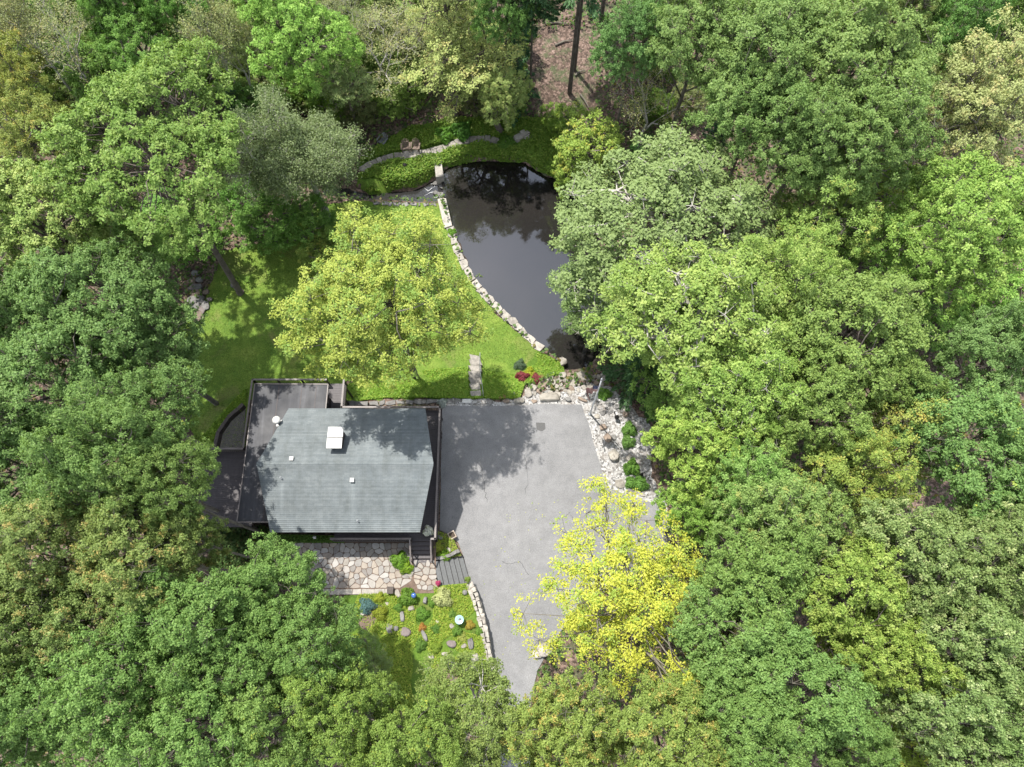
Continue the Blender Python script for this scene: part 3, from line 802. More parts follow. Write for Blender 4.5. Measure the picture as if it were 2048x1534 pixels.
def poly_stones(parent, line, width, lengths, z0, z1, mat, seed, name='stone', rows=1, gap=.03, jit=.04):
    """stones laid one after the other along a line"""
    rng = random.Random(seed); pts = [Vector(p[:2]) for p in line]
    zs = [(p[2] if len(p) > 2 else 0.) for p in line]
    cum = [0]
    for a, b in zip(pts, pts[1:]): cum.append(cum[-1]+(b-a).length)
    def at(s):
        s = max(0, min(cum[-1]-1e-4, s))
        for i in range(len(pts)-1):
            if cum[i] <= s <= cum[i+1]:
                u = (s-cum[i])/(cum[i+1]-cum[i]); d = (pts[i+1]-pts[i]).normalized()
                return pts[i].lerp(pts[i+1], u), Vector((-d.y, d.x)), zs[i]+(zs[i+1]-zs[i])*u
    for r in range(rows):
        s = rng.uniform(0, .1)
        while s < cum[-1]-.15:
            L = rng.uniform(*lengths); e = min(s+L, cum[-1])
            p0, n0, za = at(s+gap/2); p1, n1, zb = at(e-gap/2)
            w0 = -width/2 + width*r/rows + gap/2*(r > 0); w1 = -width/2 + width*(r+1)/rows - gap/2*(r < rows-1)
            k0 = rng.uniform(-.06,.06)*width; k1 = rng.uniform(-.06,.06)*width
            mid0 = (p0+p1)/2 + (n0+n1)/2*(w0*1.06+k0); mid1 = (p0+p1)/2 + (n0+n1)/2*(w1*1.06+k1)
            c = [p0+n0*(w0+k0), mid0, p1+n1*(w0+k0), p1+n1*(w1+k1), mid1, p0+n0*(w1+k1)]
            zz = (za+zb)/2
            stone_block(name, c, zz+z0, zz+z1+rng.uniform(-.03,.04)*(z1-z0 > .12), mat, parent, rng, jit)
            s = e

# retaining wall along the driveway
rw = empty('retaining_wall', (WALL[0][0], WALL[0][1], 0), 'curved pale stone retaining wall between garden bed and driveway', 'wall')
def reparent(fn, root):
    before = set(COL.objects)
    fn()
    for o in set(COL.objects)-before:
        if o.parent is None:
            o.parent = root; o.matrix_parent_inverse = Matrix.Translation(-Vector(root.location))
def build_rw():
    poly_stones(None, [(p[0]+.0, p[1], 0) for p in WALL], .52, (.28,.5), .72, 1.06, 'wall_stone', 21, 'cap_stone', 2)
    off = [(p[0]+.24, p[1], 0) for p in WALL]
    for c in range(3): poly_stones(None, off, .14, (.35,.7), .24*c, .24*c+.225, 'wall_stone', 22+c, 'face_stone', 1)
reparent(build_rw, rw)

# pond edge stones
pe_line = [P(x, y, -1.75) for x, y in [(899,452),(903,470),(914,500),(930,535),(946,560),(962,582),(985,606),(1010,632),(1040,658),(1062,682),(1084,700)]]
pe = empty('pond_edging', P(899,452,-1.75), 'row of big pale stones edging the lawn side of the pond', 'stone edging')
reparent(lambda: poly_stones(None, [(p.x,p.y,0) for p in pe_line], .62, (.6,1.05), -2.7, -1.62, 'wall_stone', 31, 'edge_stone', 1, .06, .1), pe)
# dam
def slab_thing(pts, z0, z1, mat, label, cat, name):
    c = Vector((sum(p[0] for p in pts)/len(pts), sum(p[1] for p in pts)/len(pts), z0))
    o = stone_block(name, [(p[0]-c.x, p[1]-c.y) for p in pts], 0, z1-z0, mat, None, random.Random(3), .03, .05); o.location = c
    return tag(o, label, cat)
slab_thing(W2([(868,314),(882,314),(887,351),(872,354)], -1.42), -3.2, -1.42, 'slab_grey', 'short weathered stone slab at the far end of the pond dam', 'slab', 'dam_slab')
slab_thing(W2([(875,397),(892,396),(904,450),(889,456)], -1.5), -3.2, -1.5, 'slab_grey', 'long weathered stone slab of the pond dam beside the lawn', 'slab', 'dam_slab')
sp = empty('spillway', P(880,374,-2.6), 'dark wet stone spillway between the two dam slabs', 'spillway')
for i in range(9):
    o = rock(0,0,rk.uniform(.4,.8),rk.uniform(.4,.7),rk.uniform(.2,.4),'rock_grey',rk.uniform(0,3), name='spill_stone', at=P(rk.uniform(868,888),rk.uniform(358,394),-2.75)); o.parent = sp; o.matrix_parent_inverse = Matrix.Translation(-Vector(sp.location))
foam = MB()
for i in range(6):
    a = P(872+rk.uniform(-14,8),378+rk.uniform(-10,14),-2.66); foam.tube([a, a+Vector((rk.uniform(-.5,.1),rk.uniform(-.4,.3),-.04)), a+Vector((rk.uniform(-.9,-.3),rk.uniform(-.5,.3),-.07))], [.03,.022,.008], 4)
fo = foam.build('falling_water', M['metal_grey'], sp); fo.matrix_parent_inverse = Matrix.Translation(-Vector(sp.location))
# little stone wall on the near side of the stream
sw_line = [G(x, y) for x, y in [(745,408),(790,408),(830,410),(874,408)]]
sw = empty('stream_edging', sw_line[0], 'low line of rough stones between lawn and stream', 'stone edging')
reparent(lambda: poly_stones(None, [(p.x,p.y,p.z) for p in sw_line], .3, (.25,.5), -.4, .08, 'rock_grey', 41, 'edge_stone', 1, .1, .13), sw)
# winding slab path
pl = [G(x, y) for x, y in [(722,344),(735,334),(753,325),(783,314),(817,311),(849,307),(876,300),(900,292),(924,282),(954,278),(981,279),(1003,285),(1022,285),(1036,277)]]
path = tag(bpy.data.objects.new('path', None), kind='structure'); COL.objects.link(path)
reparent(lambda: poly_stones(None, [(p.x,p.y,p.z) for p in pl], .78, (.5,.85), -.1, .09, 'step_stone', 51, 'paving_slab', 1, .03, .04), path)
def landing():
    for i, (pts) in enumerate([[(1030,284),(1028,272),(1040,266),(1048,276)],[(1040,266),(1050,259),(1060,268),(1048,277)],[(1048,278),(1058,271),(1064,276),(1054,284)]]):
        q = [G(x, y) for x, y in pts]; z = q[0].z
        stone_block('landing_slab', [(p.x,p.y) for p in q], z-.1, z+.2+.05*i, 'slab_grey', None, random.Random(i))
    q = [G(x, y) for x, y in [(808,312),(806,304),(846,300),(848,306)]]
    stone_block('landing_slab', [(p.x,p.y) for p in q], q[0].z-.1, q[0].z+.12, 'slab_grey', None, random.Random(8))
reparent(landing, path)
# stone steps from driveway down to lawn, with handrail
st = empty('stone_steps', G(952,795), 'rough stone steps descending from the driveway to the lawn', 'steps')
def steps():
    ys = [797, 782, 767, 755, 743, 731, 720, 711]; rng = random.Random(61)
    for i in range(7):
        z = -.05-.235*i
        q = W2([(942,ys[i]),(963,ys[i]),(962-1.2*i*.5,ys[i+1]-1),(940-i*.6,ys[i+1]-1)], z)
        stone_block('step', q, z-.5, z, 'step_stone', None, rng, .11, .06)
reparent(steps, st)
hr = empty('handrail', P(967,794,0), 'thin grey metal handrail beside the stone steps', 'handrail')
ha, hb, hm = P(967,793,.0), P(960,714,-1.6), P(959,742,-1.05)
mb = MB(); mb.tube([ha+Vector((0,0,.9)), hm+Vector((.06,0,.9)), hb+Vector((.03,0,.9))], [.028]*3, 6)
o = mb.build('rail', M['metal_grey'], hr); o.matrix_parent_inverse = Matrix.Translation(-Vector(hr.location))
for q in (ha, hm+Vector((.06,0,0)), hb+Vector((.03,0,0))):
    o = MB().tube([q-Vector((0,0,.2)), q+Vector((0,0,.9))], [.03,.03], 6).build('post', M['metal_grey'], hr); o.matrix_parent_inverse = Matrix.Translation(-Vector(hr.location))

# low stone wall behind the driveway
lw_line = [P(x, y, 0) for x, y in [(690,807),(760,806),(830,804),(900,803),(940,801)]]
lw = empty('low_wall', lw_line[0], 'low weathered stone wall along the top of the planted bank', 'wall')
reparent(lambda: poly_stones(None, [(p.x,p.y,0) for p in lw_line], .34, (.4,1.1), -.5, .06, 'rock_grey', 71, 'stone', 1, .07, .1), lw)
slab_thing(W2([(925,798),(943,798),(943,806),(924,806)], .1), -.05, .14, 'white_paint', 'small white rectangular slab at the head of the stone steps', 'slab', 'white_slab')

# boulders beside driveway
for px, py, w, l, h, mat, rz, kind, lab in [
  (1099,796,1.75,.75,.55,'rock_pale',.05,'r','large long pale boulder at the far edge of the driveway'),
  (1038,802,1.1,.6,.4,'rock_pale',.1,'r','pale boulder at the end of the planted bank by the driveway'),
  (1068,803,.6,.4,.3,'rock_brown',.2,'r','small brown stone just left of the long pale boulder'),
  (1136,800,.55,.55,.5,'rock_grey',.4,'r','small dark upright stone between long boulder and tilted slab'),
  (1165,800,1.05,.32,.35,'rock_brown',-.5,'s','tilted brown stone slab near the foot of the flagpole'),
  (1012,803,.7,.45,.3,'rock_brown',.1,'r','brown stone half hidden in groundcover by the driveway'),
  (1026,790,.6,.5,.35,'rock_grey',.7,'r','grey stone poking out of the bank groundcover'),
  (980,805,.55,.6,.3,'rock_grey',.9,'r','dark grey stone on gravel beside the stone steps'),
  (1206,855,.75,.6,.4,'rock_brown',.3,'r','brown rock the flagpole shadow points to'),
  (1215,877,.7,.9,.65,'rock_brown',.5,'r','tall brown rock below the flagpole on white gravel'),
  (1227,912,1.0,1.15,.85,'rock_pale',.2,'r','largest tan boulder on the white gravel strip'),
  (1258,916,.65,.6,.4,'rock_pale',.6,'r','tan rock between largest boulder and the green shrubs'),
  (1251,829,.6,.6,.45,'rock_brown',.1,'r','brown rock right of the black metal ornament'),
  (1234,814,.5,.45,.3,'rock_grey',.4,'r','small grey rock above the black metal ornament'),
  (1221,822,.5,.5,.2,'rock_grey',.8,'s','flat grey rock left of the black metal ornament'),
  (1206,826,.6,.5,.18,'rock_grey',.3,'s','flat grey rock just right of the flagpole foot'),
  (1194,833,.5,.5,.16,'rock_pale',.3,'s','flat pale stepping rock below the flagpole foot'),
  (1228,875,.5,.55,.2,'rock_grey',1.,'s','flat grey rock beside the tall brown rock'),
  (1240,968,.95,.9,.22,'rock_pale',.2,'s','broad flat pale slab low on the gravel strip'),
  (1263,983,.9,.35,.25,'rock_grey',-.45,'s','narrow grey slab under the last green shrubs'),
  (1284,990,.6,.3,.25,'rock_pale',-.4,'s','small pale slab at the lower end of the gravel'),
  (1253,806,.5,.4,.4,'rock_grey',.4,'r','dark rock at the forest edge of the gravel'),
  (1091,1297,1.2,1.0,.9,'wall_stone',.4,'r','large white boulder under the bright yellow tree'),
  (1074,1308,.7,.6,.5,'wall_stone',.1,'r','smaller white boulder at the driveway edge under yellow tree'),
  (1157,1193,.8,.5,.45,'wall_stone',.5,'r','white stone at the corner of the driveway edging'),
  (1103,1120,.01,.01,.01,'wall_stone',.5,'r',None)]:
    k_ = 1. if px > 1050 and py > 1100 or px == 1099 else .82
    if lab: rock(px, py, w*k_, l*k_, h*k_, mat, rz, kind, lab)

# rock bank between gravel and pond
rb = empty('rock_bank', G(1120,765), 'bank of tumbled tan rocks sloping from gravel to pond', 'rock bank')
def rbank():
    rr = random.Random(77); done = []
    for _ in range(600):
        px, py = rr.uniform(1048,1212), rr.uniform(742,792)
        lo = 775 if px < 1085 else 748
        if not (lo < py < 790 - max(0,(px-1120))*.22): continue
        if px < 1075 and py < 770: continue
        s = rr.choice([.28,.35,.42,.5,.65,.8])
        if any(math.hypot(px-a, (py-b)*1.2) < (s+c)*9.5 for a, b, c in done): continue
        done.append((px, py, s))
        o = rock(px, py, s*rr.uniform(.9,1.3), s, s*.55, rr.choice(['rock_pale','rock_pale','rock_brown','wall_stone','rock_pale']), rr.uniform(0,3), name='stone')
    return done
reparent(rbank, rb)
pk = G(1126,722)
rock(1122,724,.95,.8,.6,'rock_pale',.4,'r','pale rock standing at the pond corner below bright groundcover')
rock(1074,693,.5,.45,.4,'rock_brown',.4,'r','small brown rock standing in the pond water', z=-2.4)

# timber and stone edging right of the driveway
def curb(label, px, w, h, mat, name, cat='edging', lengths=(.8,1.6), seed=81):
    ln = [P(x, y, 0) for x, y in px]; e = empty(name, ln[0], label, cat)
    reparent(lambda: poly_stones(None, [(p.x,p.y,0) for p in ln], w, lengths, -.1, h, mat, seed, 'edging_piece', 1, .02, .02), e)
curb('pale stone edging slanting from the driveway under the yellow tree', [(1172,1192),(1205,1176),(1258,1162),(1312,1150)], .24, .3, 'wall_stone', 'driveway_edging')
curb('short pale kerb at the right end of the driveway', [(1330,1018),(1336,1048),(1340,1082)], .28, .22, 'wall_stone', 'driveway_kerb', seed=82)
curb('dark timber frame beside the right driveway kerb', [(1342,1048),(1354,1048),(1356,1080)], .16, .25, 'timber_dark', 'timber_edging', seed=83)
curb('dark timber border around pebble bed beside the deck', [(434,903),(430,884),(456,842),(490,812)], .3, .5, 'timber_dark', 'timber_border', seed=84)

# ------------------------------------------------------------------ house
HX0, HX1, HY0, HY1 = -16.97, -6.5, 7.22, 16.35
RIDGE_Y, EZ, RZ_, DZ = 11.79, 4.6, 6.0, 2.0
house = empty('house', (0,0,0), 'dark brown house with grey green shingle roof and wraparound deck', 'house')
# walls
w = MB(); w.box(-16.1, 8.25, -2.2, -7.6, 15.5, EZ-.12)
w.add([(-16.1,8.25,EZ-.12),(-16.1,15.5,EZ-.12),(-16.1,11.79,RZ_-.25),(-7.6,8.25,EZ-.12),(-7.6,15.5,EZ-.12),(-7.6,11.79,RZ_-.25)], [(0,1,2),(3,5,4)])
w.build('wall', M['siding'], house)
w = MB(); w.box(-19.25, 8.5, -2.2, -16.103, 18.0, 4.02); w.box(-16.103, 15.503, -2.2, -14.3, 18.0, 4.02); w.build('wing_wall', M['siding'], house)
def roof_plane(name, y_eave, flip):
    # courses stepped up the slope; the gable ends run out to a point at the ridge
    yr = RIDGE_Y; n = 34; mb = MB(); th = .05
    xl = lambda u: HX0 + (-18.03-HX0)*u if flip else -16.67 + (-18.03+16.67)*u
    xr = lambda u: (-6.46 + (-5.54+6.46)*u)
    for i in range(n):
        u0, u1 = i/n, min(1., (i+1.12)/n)
        y0, y1 = y_eave+(yr-y_eave)*u0, y_eave+(yr-y_eave)*u1
        z0, z1 = EZ+(RZ_-EZ)*u0, EZ+(RZ_-EZ)*u1
        v = [(xl(u0),y0,z0+th),(xr(u0),y0,z0+th),(xr(u1),y1,z1+.002),(xl(u1),y1,z1+.002),(xl(u0),y0,z0),(xr(u0),y0,z0)]
        mb.add(v, [(0,1,2,3),(4,5,1,0)] if flip else [(3,2,1,0),(0,1,5,4)])
    r = mb.build(name, M['shingle'], house)
    s = MB(); t = .16
    pts = [(xl(0),y_eave,EZ-.004),(xr(0),y_eave,EZ-.004),(xr(1),yr,RZ_-.004),(xl(1),yr,RZ_-.004)]
    v = pts + [(x,y,z-t) for x,y,z in pts]
    s.add(v, [(0,1,2,3),(7,6,5,4),(0,4,5,1),(1,5,6,2),(3,7,4,0)])
    s.build('roof_board', M['trim_dark'], r)
    return r
roof_f = roof_plane('roof', HY0, True); roof_b = roof_plane('roof', HY1, False)
rc = MB()
for i in range(40):
    x0 = -18.03 + 12.49*i/40; x1 = x0 + 12.49/40 - .012
    rc.add([(x0,RIDGE_Y-.15,RZ_-.02),(x1,RIDGE_Y-.15,RZ_-.02),(x1,RIDGE_Y,RZ_+.045),(x0,RIDGE_Y,RZ_+.045),(x1,RIDGE_Y+.15,RZ_-.02),(x0,RIDGE_Y+.15,RZ_-.02)], [(0,1,2,3),(3,2,4,5)])
rc.build('ridge_cap', M['shingle'], roof_f)
# flat wing roof
FR = W2([(510,768),(656,769),(648,836),(560,836),(540,1046),(474,1044)], 4.2)
FR = [(-19.58,18.45),(-14.0,18.42),(-14.0,15.7),(-16.3,15.7),(-16.3,8.0),(-19.56,8.0)]
f = MB(); f.prism(FR, 4.02, 4.2); fr = f.build('flat_roof', M['membrane'], house)
e = MB(); 
for a, b in zip(FR[:3]+[], FR[1:3]+[]): e.bar((a[0],a[1],4.2), (b[0],b[1],4.2), .07, .12)
e.bar((FR[5][0],FR[5][1],4.2), (FR[0][0],FR[0][1],4.2), .07, .12); e.bar((FR[4][0],FR[4][1]+.0,4.2), (FR[5][0],FR[5][1],4.2), .07, .12)
e.build('roof_edge', M['rail_cap'], fr)
sm = MB()
for x in (-17.75,-16.0,-14.9): sm.box(x, 15.9 if x > -16.3 else 8.2, 4.201, x+.05, 18.3, 4.206)
sm.build('roof_seam', M['trim_dark'], fr)
def roofz(y): return RZ_ - (RZ_-EZ)*abs(y-RIDGE_Y)/(RIDGE_Y-HY0 if y < RIDGE_Y else HY1-RIDGE_Y)
# chimney
cp = P(669,874,6.6); cx, cy = cp.x, cp.y
ch = MB().box(cx-.42, cy-.55, roofz(cy+.5)-.2, cx+.42, cy+.62, 6.35).build('chimney', M['siding'], house)
MB().box(cx-.56, cy-.78, 6.35, cx+.52, cy-.02, 6.47).build('cap_slab', M['white_paint'], ch)
MB().box(cx-.54, cy+.03, 6.35, cx+.54, cy+.78, 6.49).build('cap_slab', M['white_paint'], ch)
# metal flue with hat
vp = P(560,848,4.3)
fl = MB().lathe((vp.x+.05, vp.y, 4.2), [(.16,0),(.15,.9),(.15,1.0)], 14).build('flue', M['white_paint'], house, True)
MB().lathe((vp.x+.05, vp.y, 5.2), [(.17,0),(.30,.05),(.30,.16),(.22,.24),(.02,.28)], 16).build('flue_hat', M['white_paint'], fl, True)
MB().box(vp.x-.2, vp.y-.24, 4.2, vp.x+.34, vp.y+.26, 4.5).build('flue_base', M['white_paint'], fl)
def roofvent(px, py, kind):
    for _ in range(4):
        z = 5.5
        for _ in range(8): p = P(px, py, z); z = roofz(p.y)
    if kind == 'box': 
        MB().box(p.x-.14,p.y-.14,z-.05,p.x+.14,p.y+.14,z+.2).build('roof_vent', M['white_paint'], roof_f)
    else:
        MB().lathe((p.x,p.y,z-.1), [(.13,0),(.12,.12),(.06,.14),(.055,.42)], 10).build('vent_pipe', M['metal_grey'], roof_f, True)
roofvent(584,918,'box'); roofvent(705,961,'box'); roofvent(563,956,'pipe'); roofvent(716,1042,'pipe')
# side window and door of the wing, looking on the small deck
wn = MB().box(-14.297,16.3,2.7,-14.24,17.5,3.8).build('window', M['trim_dark'], house); MB().box(-14.237,16.38,2.78,-14.225,17.42,3.72).build('pane', M['dark_glass'], wn)
dr = MB().box(-9.6,8.19,2.0,-8.6,8.247,4.1).build('door', M['timber'], house); MB().lathe((-8.72,8.12,3.0), [(.03,0),(.035,.03),(.02,.06)], 8).build('handle', M['metal_grey'], dr)
for x in (-15.2,-12.6): 
    wn = MB().box(x,8.19,2.8,x+1.5,8.247,4.0).build('window', M['trim_dark'], house); MB().box(x+.08,8.175,2.88,x+1.42,8.187,3.92).build('pane', M['dark_glass'], wn)
# decks
def deck(rects, along_x):
    mb = MB(); b = .14
    for x0, y0, x1, y1 in rects:
        if along_x:
            y = y0
            while y < y1-.02: mb.box(x0, y, DZ-.04, x1, min(y+b-.012, y1), DZ); y += b
        else:
            x = x0
            while x < x1-.02: mb.box(x, y0, DZ-.04, min(x+b-.012, x1), y1, DZ); x += b
    d = mb.build('deck_boards', M['deck_board'], house); tag(d, kind='stuff')
    s = MB()
    for x0, y0, x1, y1 in rects:
        s.box(x0, y0, DZ-.28, x1, y1, DZ-.042)
        for px in (x0+.1, x1-.22):
            for py in (y0+.1, y1-.22): s.box(px, py, gzf(px,py)-.3, px+.12, py+.12, DZ-.281)
    s.build('deck_frame', M['trim_dark'], d)
deck([(-20.35,18.03,-13.15,19.3),(-20.35,8.0,-19.28,18.02),(-24.1,8.0,-20.36,13.75)], True)
deck([(-14.27,15.55,-13.15,18.02),(-13.14,15.55,-5.5,17.05),(-7.55,6.95,-5.5,15.54)], True)
deck([(-13.1,6.95,-7.56,8.2)], True)
BAL = MB().box(-.018,-.018,0,.018,.018,.86).mesh('baluster'); BAL.materials.append(M['trim_dark'])
def railing(pts, posts=True):
    r = bpy.data.objects.new('railing', None); COL.objects.link(r); r.parent = house
    for a, b in zip(pts, pts[1:]):
        a = Vector((*a, DZ)); b = Vector((*b, DZ)); L = (b-a).length; d = (b-a)/L
        c = MB(); c.bar(a+Vector((0,0,1.0))-d*.06, b+Vector((0,0,1.0))+d*.06, .14, .045); c.build('top_rail', M['rail_cap'], r)
        c = MB(); c.bar(a+Vector((0,0,.93)), b+Vector((0,0,.93)), .05, .08); c.bar(a+Vector((0,0,.08)), b+Vector((0,0,.08)), .05, .07); c.build('sub_rail', M['trim_dark'], r)
        n = int(L/.155)
        for i in range(1, n):
            o = link('baluster', BAL, None, r); o.location = a.lerp(b, i/n)+Vector((0,0,.08))
        k = max(1, int(L/1.9))
        for i in range(k+1):
            p = a.lerp(b, i/k); MB().box(p.x-.05,p.y-.05,DZ-.2,p.x+.05,p.y+.05,DZ+.978).build('post', M['trim_dark'], r)
railing([(-20.3,13.8),(-20.3,19.26),(-14.54,19.26)])
railing([(-24.05,13.7),(-20.35,13.7)])
railing([(-13.14,19.2),(-13.14,17.0),(-5.56,17.0),(-5.56,6.99),(-5.86,6.99)])
railing([(-7.36,6.99),(-13.1,6.99)])
# deck stair to the patio
stx0, stx1 = -7.42, -5.86
ds = bpy.data.objects.new('deck_stair', None); COL.objects.link(ds); ds.parent = house
for i in range(5):
    z = DZ-.2*(i+1)+.02; y = 6.93-.285*i
    MB().box(stx0+.06, y-.275, z-.04, stx1-.06, y, z).build('tread', M['deck_board'], ds)
    MB().box(stx0+.06, y-.015, z+.001, stx1-.06, y+.004, z+.155).build('riser', M['siding'], ds)
for x in (stx0, stx1-.06): 
    m_ = MB(); m_.add([(x,6.93,DZ),(x+.06,6.93,DZ),(x+.06,5.48,PZ+.1),(x,5.48,PZ+.1),(x,6.93,PZ-.1),(x+.06,6.93,PZ-.1),(x+.06,5.48,PZ-.1),(x,5.48,PZ-.1)], [(0,3,2,1),(0,4,7,3),(1,2,6,5),(3,7,6,2)]); m_.build('stringer', M['trim_dark'], ds)
    m_ = MB(); xx = x+.03; m_.bar((xx,6.95,DZ+.98),(xx,5.5,PZ+.98),.1,.04); m_.build('hand_rail', M['rail_cap'], ds)
    for k in range(3):
        y = 6.9-.68*k; z = DZ-.7*(6.93-y); MB().box(xx-.04,y-.04,z-.2,xx+.04,y+.04,z+.94).build('post', M['trim_dark'], ds)
# wide timber stair from patio to driveway
wst = empty('garden_stair', P(900,1140,0), 'wide grey timber stair from the stone landing down to driveway', 'stair')
A0, A1 = W2([(868,1124),(878,1173)], PZ); B0, B1 = W2([(926,1112),(941,1166)], .02)
for i in range(6):
    u0, u1 = i/6, (i+1)/6; z = PZ - (PZ-.08)*(i+.15)/6
    q = lambda u, s: (Vector(A0).lerp(Vector(B0), u)) if s == 0 else (Vector(A1).lerp(Vector(B1), u))
    p = [q(u0,0), q(u0,1), q(u1-.012,1), q(u1-.012,0)]; m_ = MB()
    m_.prism([(v.x,v.y) for v in p], z-.05, z); o = m_.build('tread', M['stair_grey'], wst); o.matrix_parent_inverse = Matrix.Translation(-Vector(wst.location))
    m_ = MB(); m_.prism([(v.x,v.y) for v in [q(u1-.02,0), q(u1-.02,1), q(u1-.005,1), q(u1-.005,0)]], -.05, z-.051); o = m_.build('riser', M['timber_dark'], wst); o.matrix_parent_inverse = Matrix.Translation(-Vector(wst.location))
curb('dark stone kerb curving above the wide garden stair', [(869,1119),(885,1119),(905,1112),(920,1103)], .24, .95, 'rock_grey', 'stair_kerb', lengths=(.3,.6), seed=86)

# ------------------------------------------------------------------ flagpole and flag
fp = empty('flagpole', P(1180,828,0), 'tall grey flagpole standing on gravel at the driveway corner', 'flagpole')
o = MB().tube([(0,0,-.2),(0,0,4),(0,0,8)], [.075,.065,.045], 10).build('pole', M['pole_paint'], fp, True)
MB().lathe((0,0,8), [(.03,0),(.09,.04),(.11,.11),(.08,.18),(.02,.21)], 12).build('finial', M['metal_grey'], fp, True)
MB().lathe((0,0,0), [(.16,0),(.15,.06),(.09,.12)], 12).build('base_collar', M['metal_grey'], fp, True)
flag = empty('flag', P(1180,828,0)+Vector((0,0,5.9)), 'limp striped flag with blue canton hanging on the flagpole', 'flag')
NX, NZ = 14, 13
def fpt(i, j):
    u = i/NX; v = j/NZ
    a = -2.6 + .25*math.sin(6*u+1)
    fold = .22*math.sin(u*14)*u
    r = .1 + 1.15*u*(1-.35*v)
    return Vector((math.cos(a)*r - math.sin(a)*fold, math.sin(a)*r + math.cos(a)*fold, 1.5 - 1.35*v - .85*u*u))
def fpart(name, cells, mat):
    mb = MB()
    for i, j in cells:
        q = [fpt(i,j), fpt(i+1,j), fpt(i+1,j+1), fpt(i,j+1)]; nn = (q[1]-q[0]).cross(q[3]-q[0]).normalized()*.006
        mb.add([p+nn for p in q]+[p-nn for p in q], [(0,1,2,3),(7,6,5,4)])
    mb.build(name, M[mat], flag)
can = {(i,j) for i in range(6) for j in range(7)}
for j in range(NZ): fpart('stripe', [(i,j) for i in range(NX) if (i,j) not in can], 'flag_red' if j % 2 == 0 else 'flag_white')
fpart('canton', can, 'flag_blue')
stars = MB()
for i in range(5):
    for j in range(5):
        u_, v_ = .6+i*1.05, .6+j*1.35
        a = fpt(u_,v_); b_ = fpt(u_+.4,v_); c = fpt(u_,v_+.4); ex = (b_-a).normalized()*.035; ey = (c-a).normalized()*.035; nn = ex.cross(ey).normalized()*.012
        for s in (1,-1):
            pts = []
            for k in range(10):
                rr = 1 if k % 2 == 0 else .42; t_ = k*math.pi/5; pts.append(a + ex*rr*math.sin(t_) - ey*rr*math.cos(t_) + nn*s)
            stars.add(pts, [tuple(range(10)) if s > 0 else tuple(range(9,-1,-1))])
stars.build('star_field', M['flag_white'], flag)

# ------------------------------------------------------------------ chairs and garden things
def adirondack(loc, rz, mat, label):
    r = empty('garden_chair', loc, label, 'chair', 'garden chairs on the pond path', rz)
    for i in range(6):
        y = -.32+.1*i; z = .38-.045*i
        MB().box(-.28,y,z-.02,.28,y+.085,z).build('seat_slat', M[mat], r)
    for i in range(5):
        x = -.24+.12*i; h = .95 - .09*abs(i-2)**1.5
        m_ = MB(); m_.bar((x,.22,.2),(x*1.25,.58,h),.1,.022); m_.build('back_slat', M[mat], r)
    m_ = MB(); m_.bar((-.27,.42,.62),(.27,.42,.62),.05,.05); m_.build('back_rail', M[mat], r)
    for s in (-1,1):
        m_ = MB(); m_.box(s*.4-.075,-.4,.54,s*.4+.075,.36,.565); m_.build('armrest', M[mat], r)
        m_ = MB(); m_.box(s*.36-.04,-.36,0,s*.36+.04,-.28,.54); m_.build('leg', M[mat], r)
        m_ = MB(); m_.bar((s*.31,-.36,.33),(s*.31,.6,.02),.04,.1); m_.build('leg', M[mat], r)
adirondack(G(813,301)+Vector((0,0,.14)), .12, 'chair_wood', 'brown wooden garden chair, left of the pair by the path')
adirondack(G(832,300)+Vector((0,0,.14)), -.08, 'chair_wood', 'brown wooden garden chair, right of the pair by the path')
adirondack(G(766,287)+Vector((0,0,.05)), -.5, 'chair_grey', 'grey garden chair standing alone in the ferns above the path')

def pot(px, py, z, r, h, mat, label, cat, plant=None, col=None, name='plant_pot'):
    e = empty(name, P(px,py,z), label, cat)
    MB().lathe((0,0,0), [(r*.7,0),(r,h*.9),(r*1.08,h*.9),(r*1.08,h),(r*.9,h),(r*.88,h*.86),(.01,h*.86)], 16).build('pot', M[mat], e, True)
    if plant:
        me = PROTO[plant]['crown'].copy(); me.materials.clear(); me.materials.append(M['leaf_plain'])
        o = link('foliage', me, None, e); o.location = (0,0,h*.85); o.scale = (r*2.4,)*3; o.color = (*col, 1)
    return e
pot(877,1167,PZ,.17,.3,'terracotta','terracotta pot of pink flowers at the top of garden stair','flower pot','mound1',(.45,.06,.17))
pot(936,1160,.9,.2,.35,'rock_brown','round brown planter on the end of the retaining wall','planter','mound1',(.18,.26,.05))
e = empty('deck_planter', P(858,1064,DZ), 'white square planter with bleached branches on deck corner', 'planter')
MB().box(-.2,-.2,0,.2,.2,.4).box(-.24,-.24,.4,.24,.24,.45).build('pot', M['white_paint'], e)
me_ = PROTO['mound2']['crown'].copy(); me_.materials.clear(); me_.materials.append(M['leaf_plain'])
o = link('foliage', me_, None, e); o.location = (0,0,.4); o.scale = (.75,.75,1.3); o.color = (.8,.8,.77,1)
e = empty('deck_lantern', P(637,1079,DZ), 'small pale lantern at the left end of the front rail', 'lantern')
MB().box(-.09,-.09,1.03,.09,.09,1.06).box(-.06,-.06,1.06,.06,.06,1.28).build('housing', M['white_paint'], e); MB().lathe((0,0,1.28), [(.12,0),(.02,.1)], 4).build('lid', M['metal_grey'], e)
e = empty('wooden_box', P(905,1072,.0), 'square open wooden planter box at the edge of the driveway', 'planter box', None, .5)
m_ = MB()
for s in (-1,1): m_.box(s*.24-.03,-.27,0,s*.24+.03,.27,.55); m_.box(-.209,s*.24-.03,0,.209,s*.24+.03,.55)
m_.build('box_side', M['timber'], e); MB().box(-.209,-.209,.1,.209,.209,.42).build('box_soil', M['mulch_box'], e)
e = empty('patio_post_box', P(782,1181,PZ), 'small dark square box at the end of the patio edging', 'box')
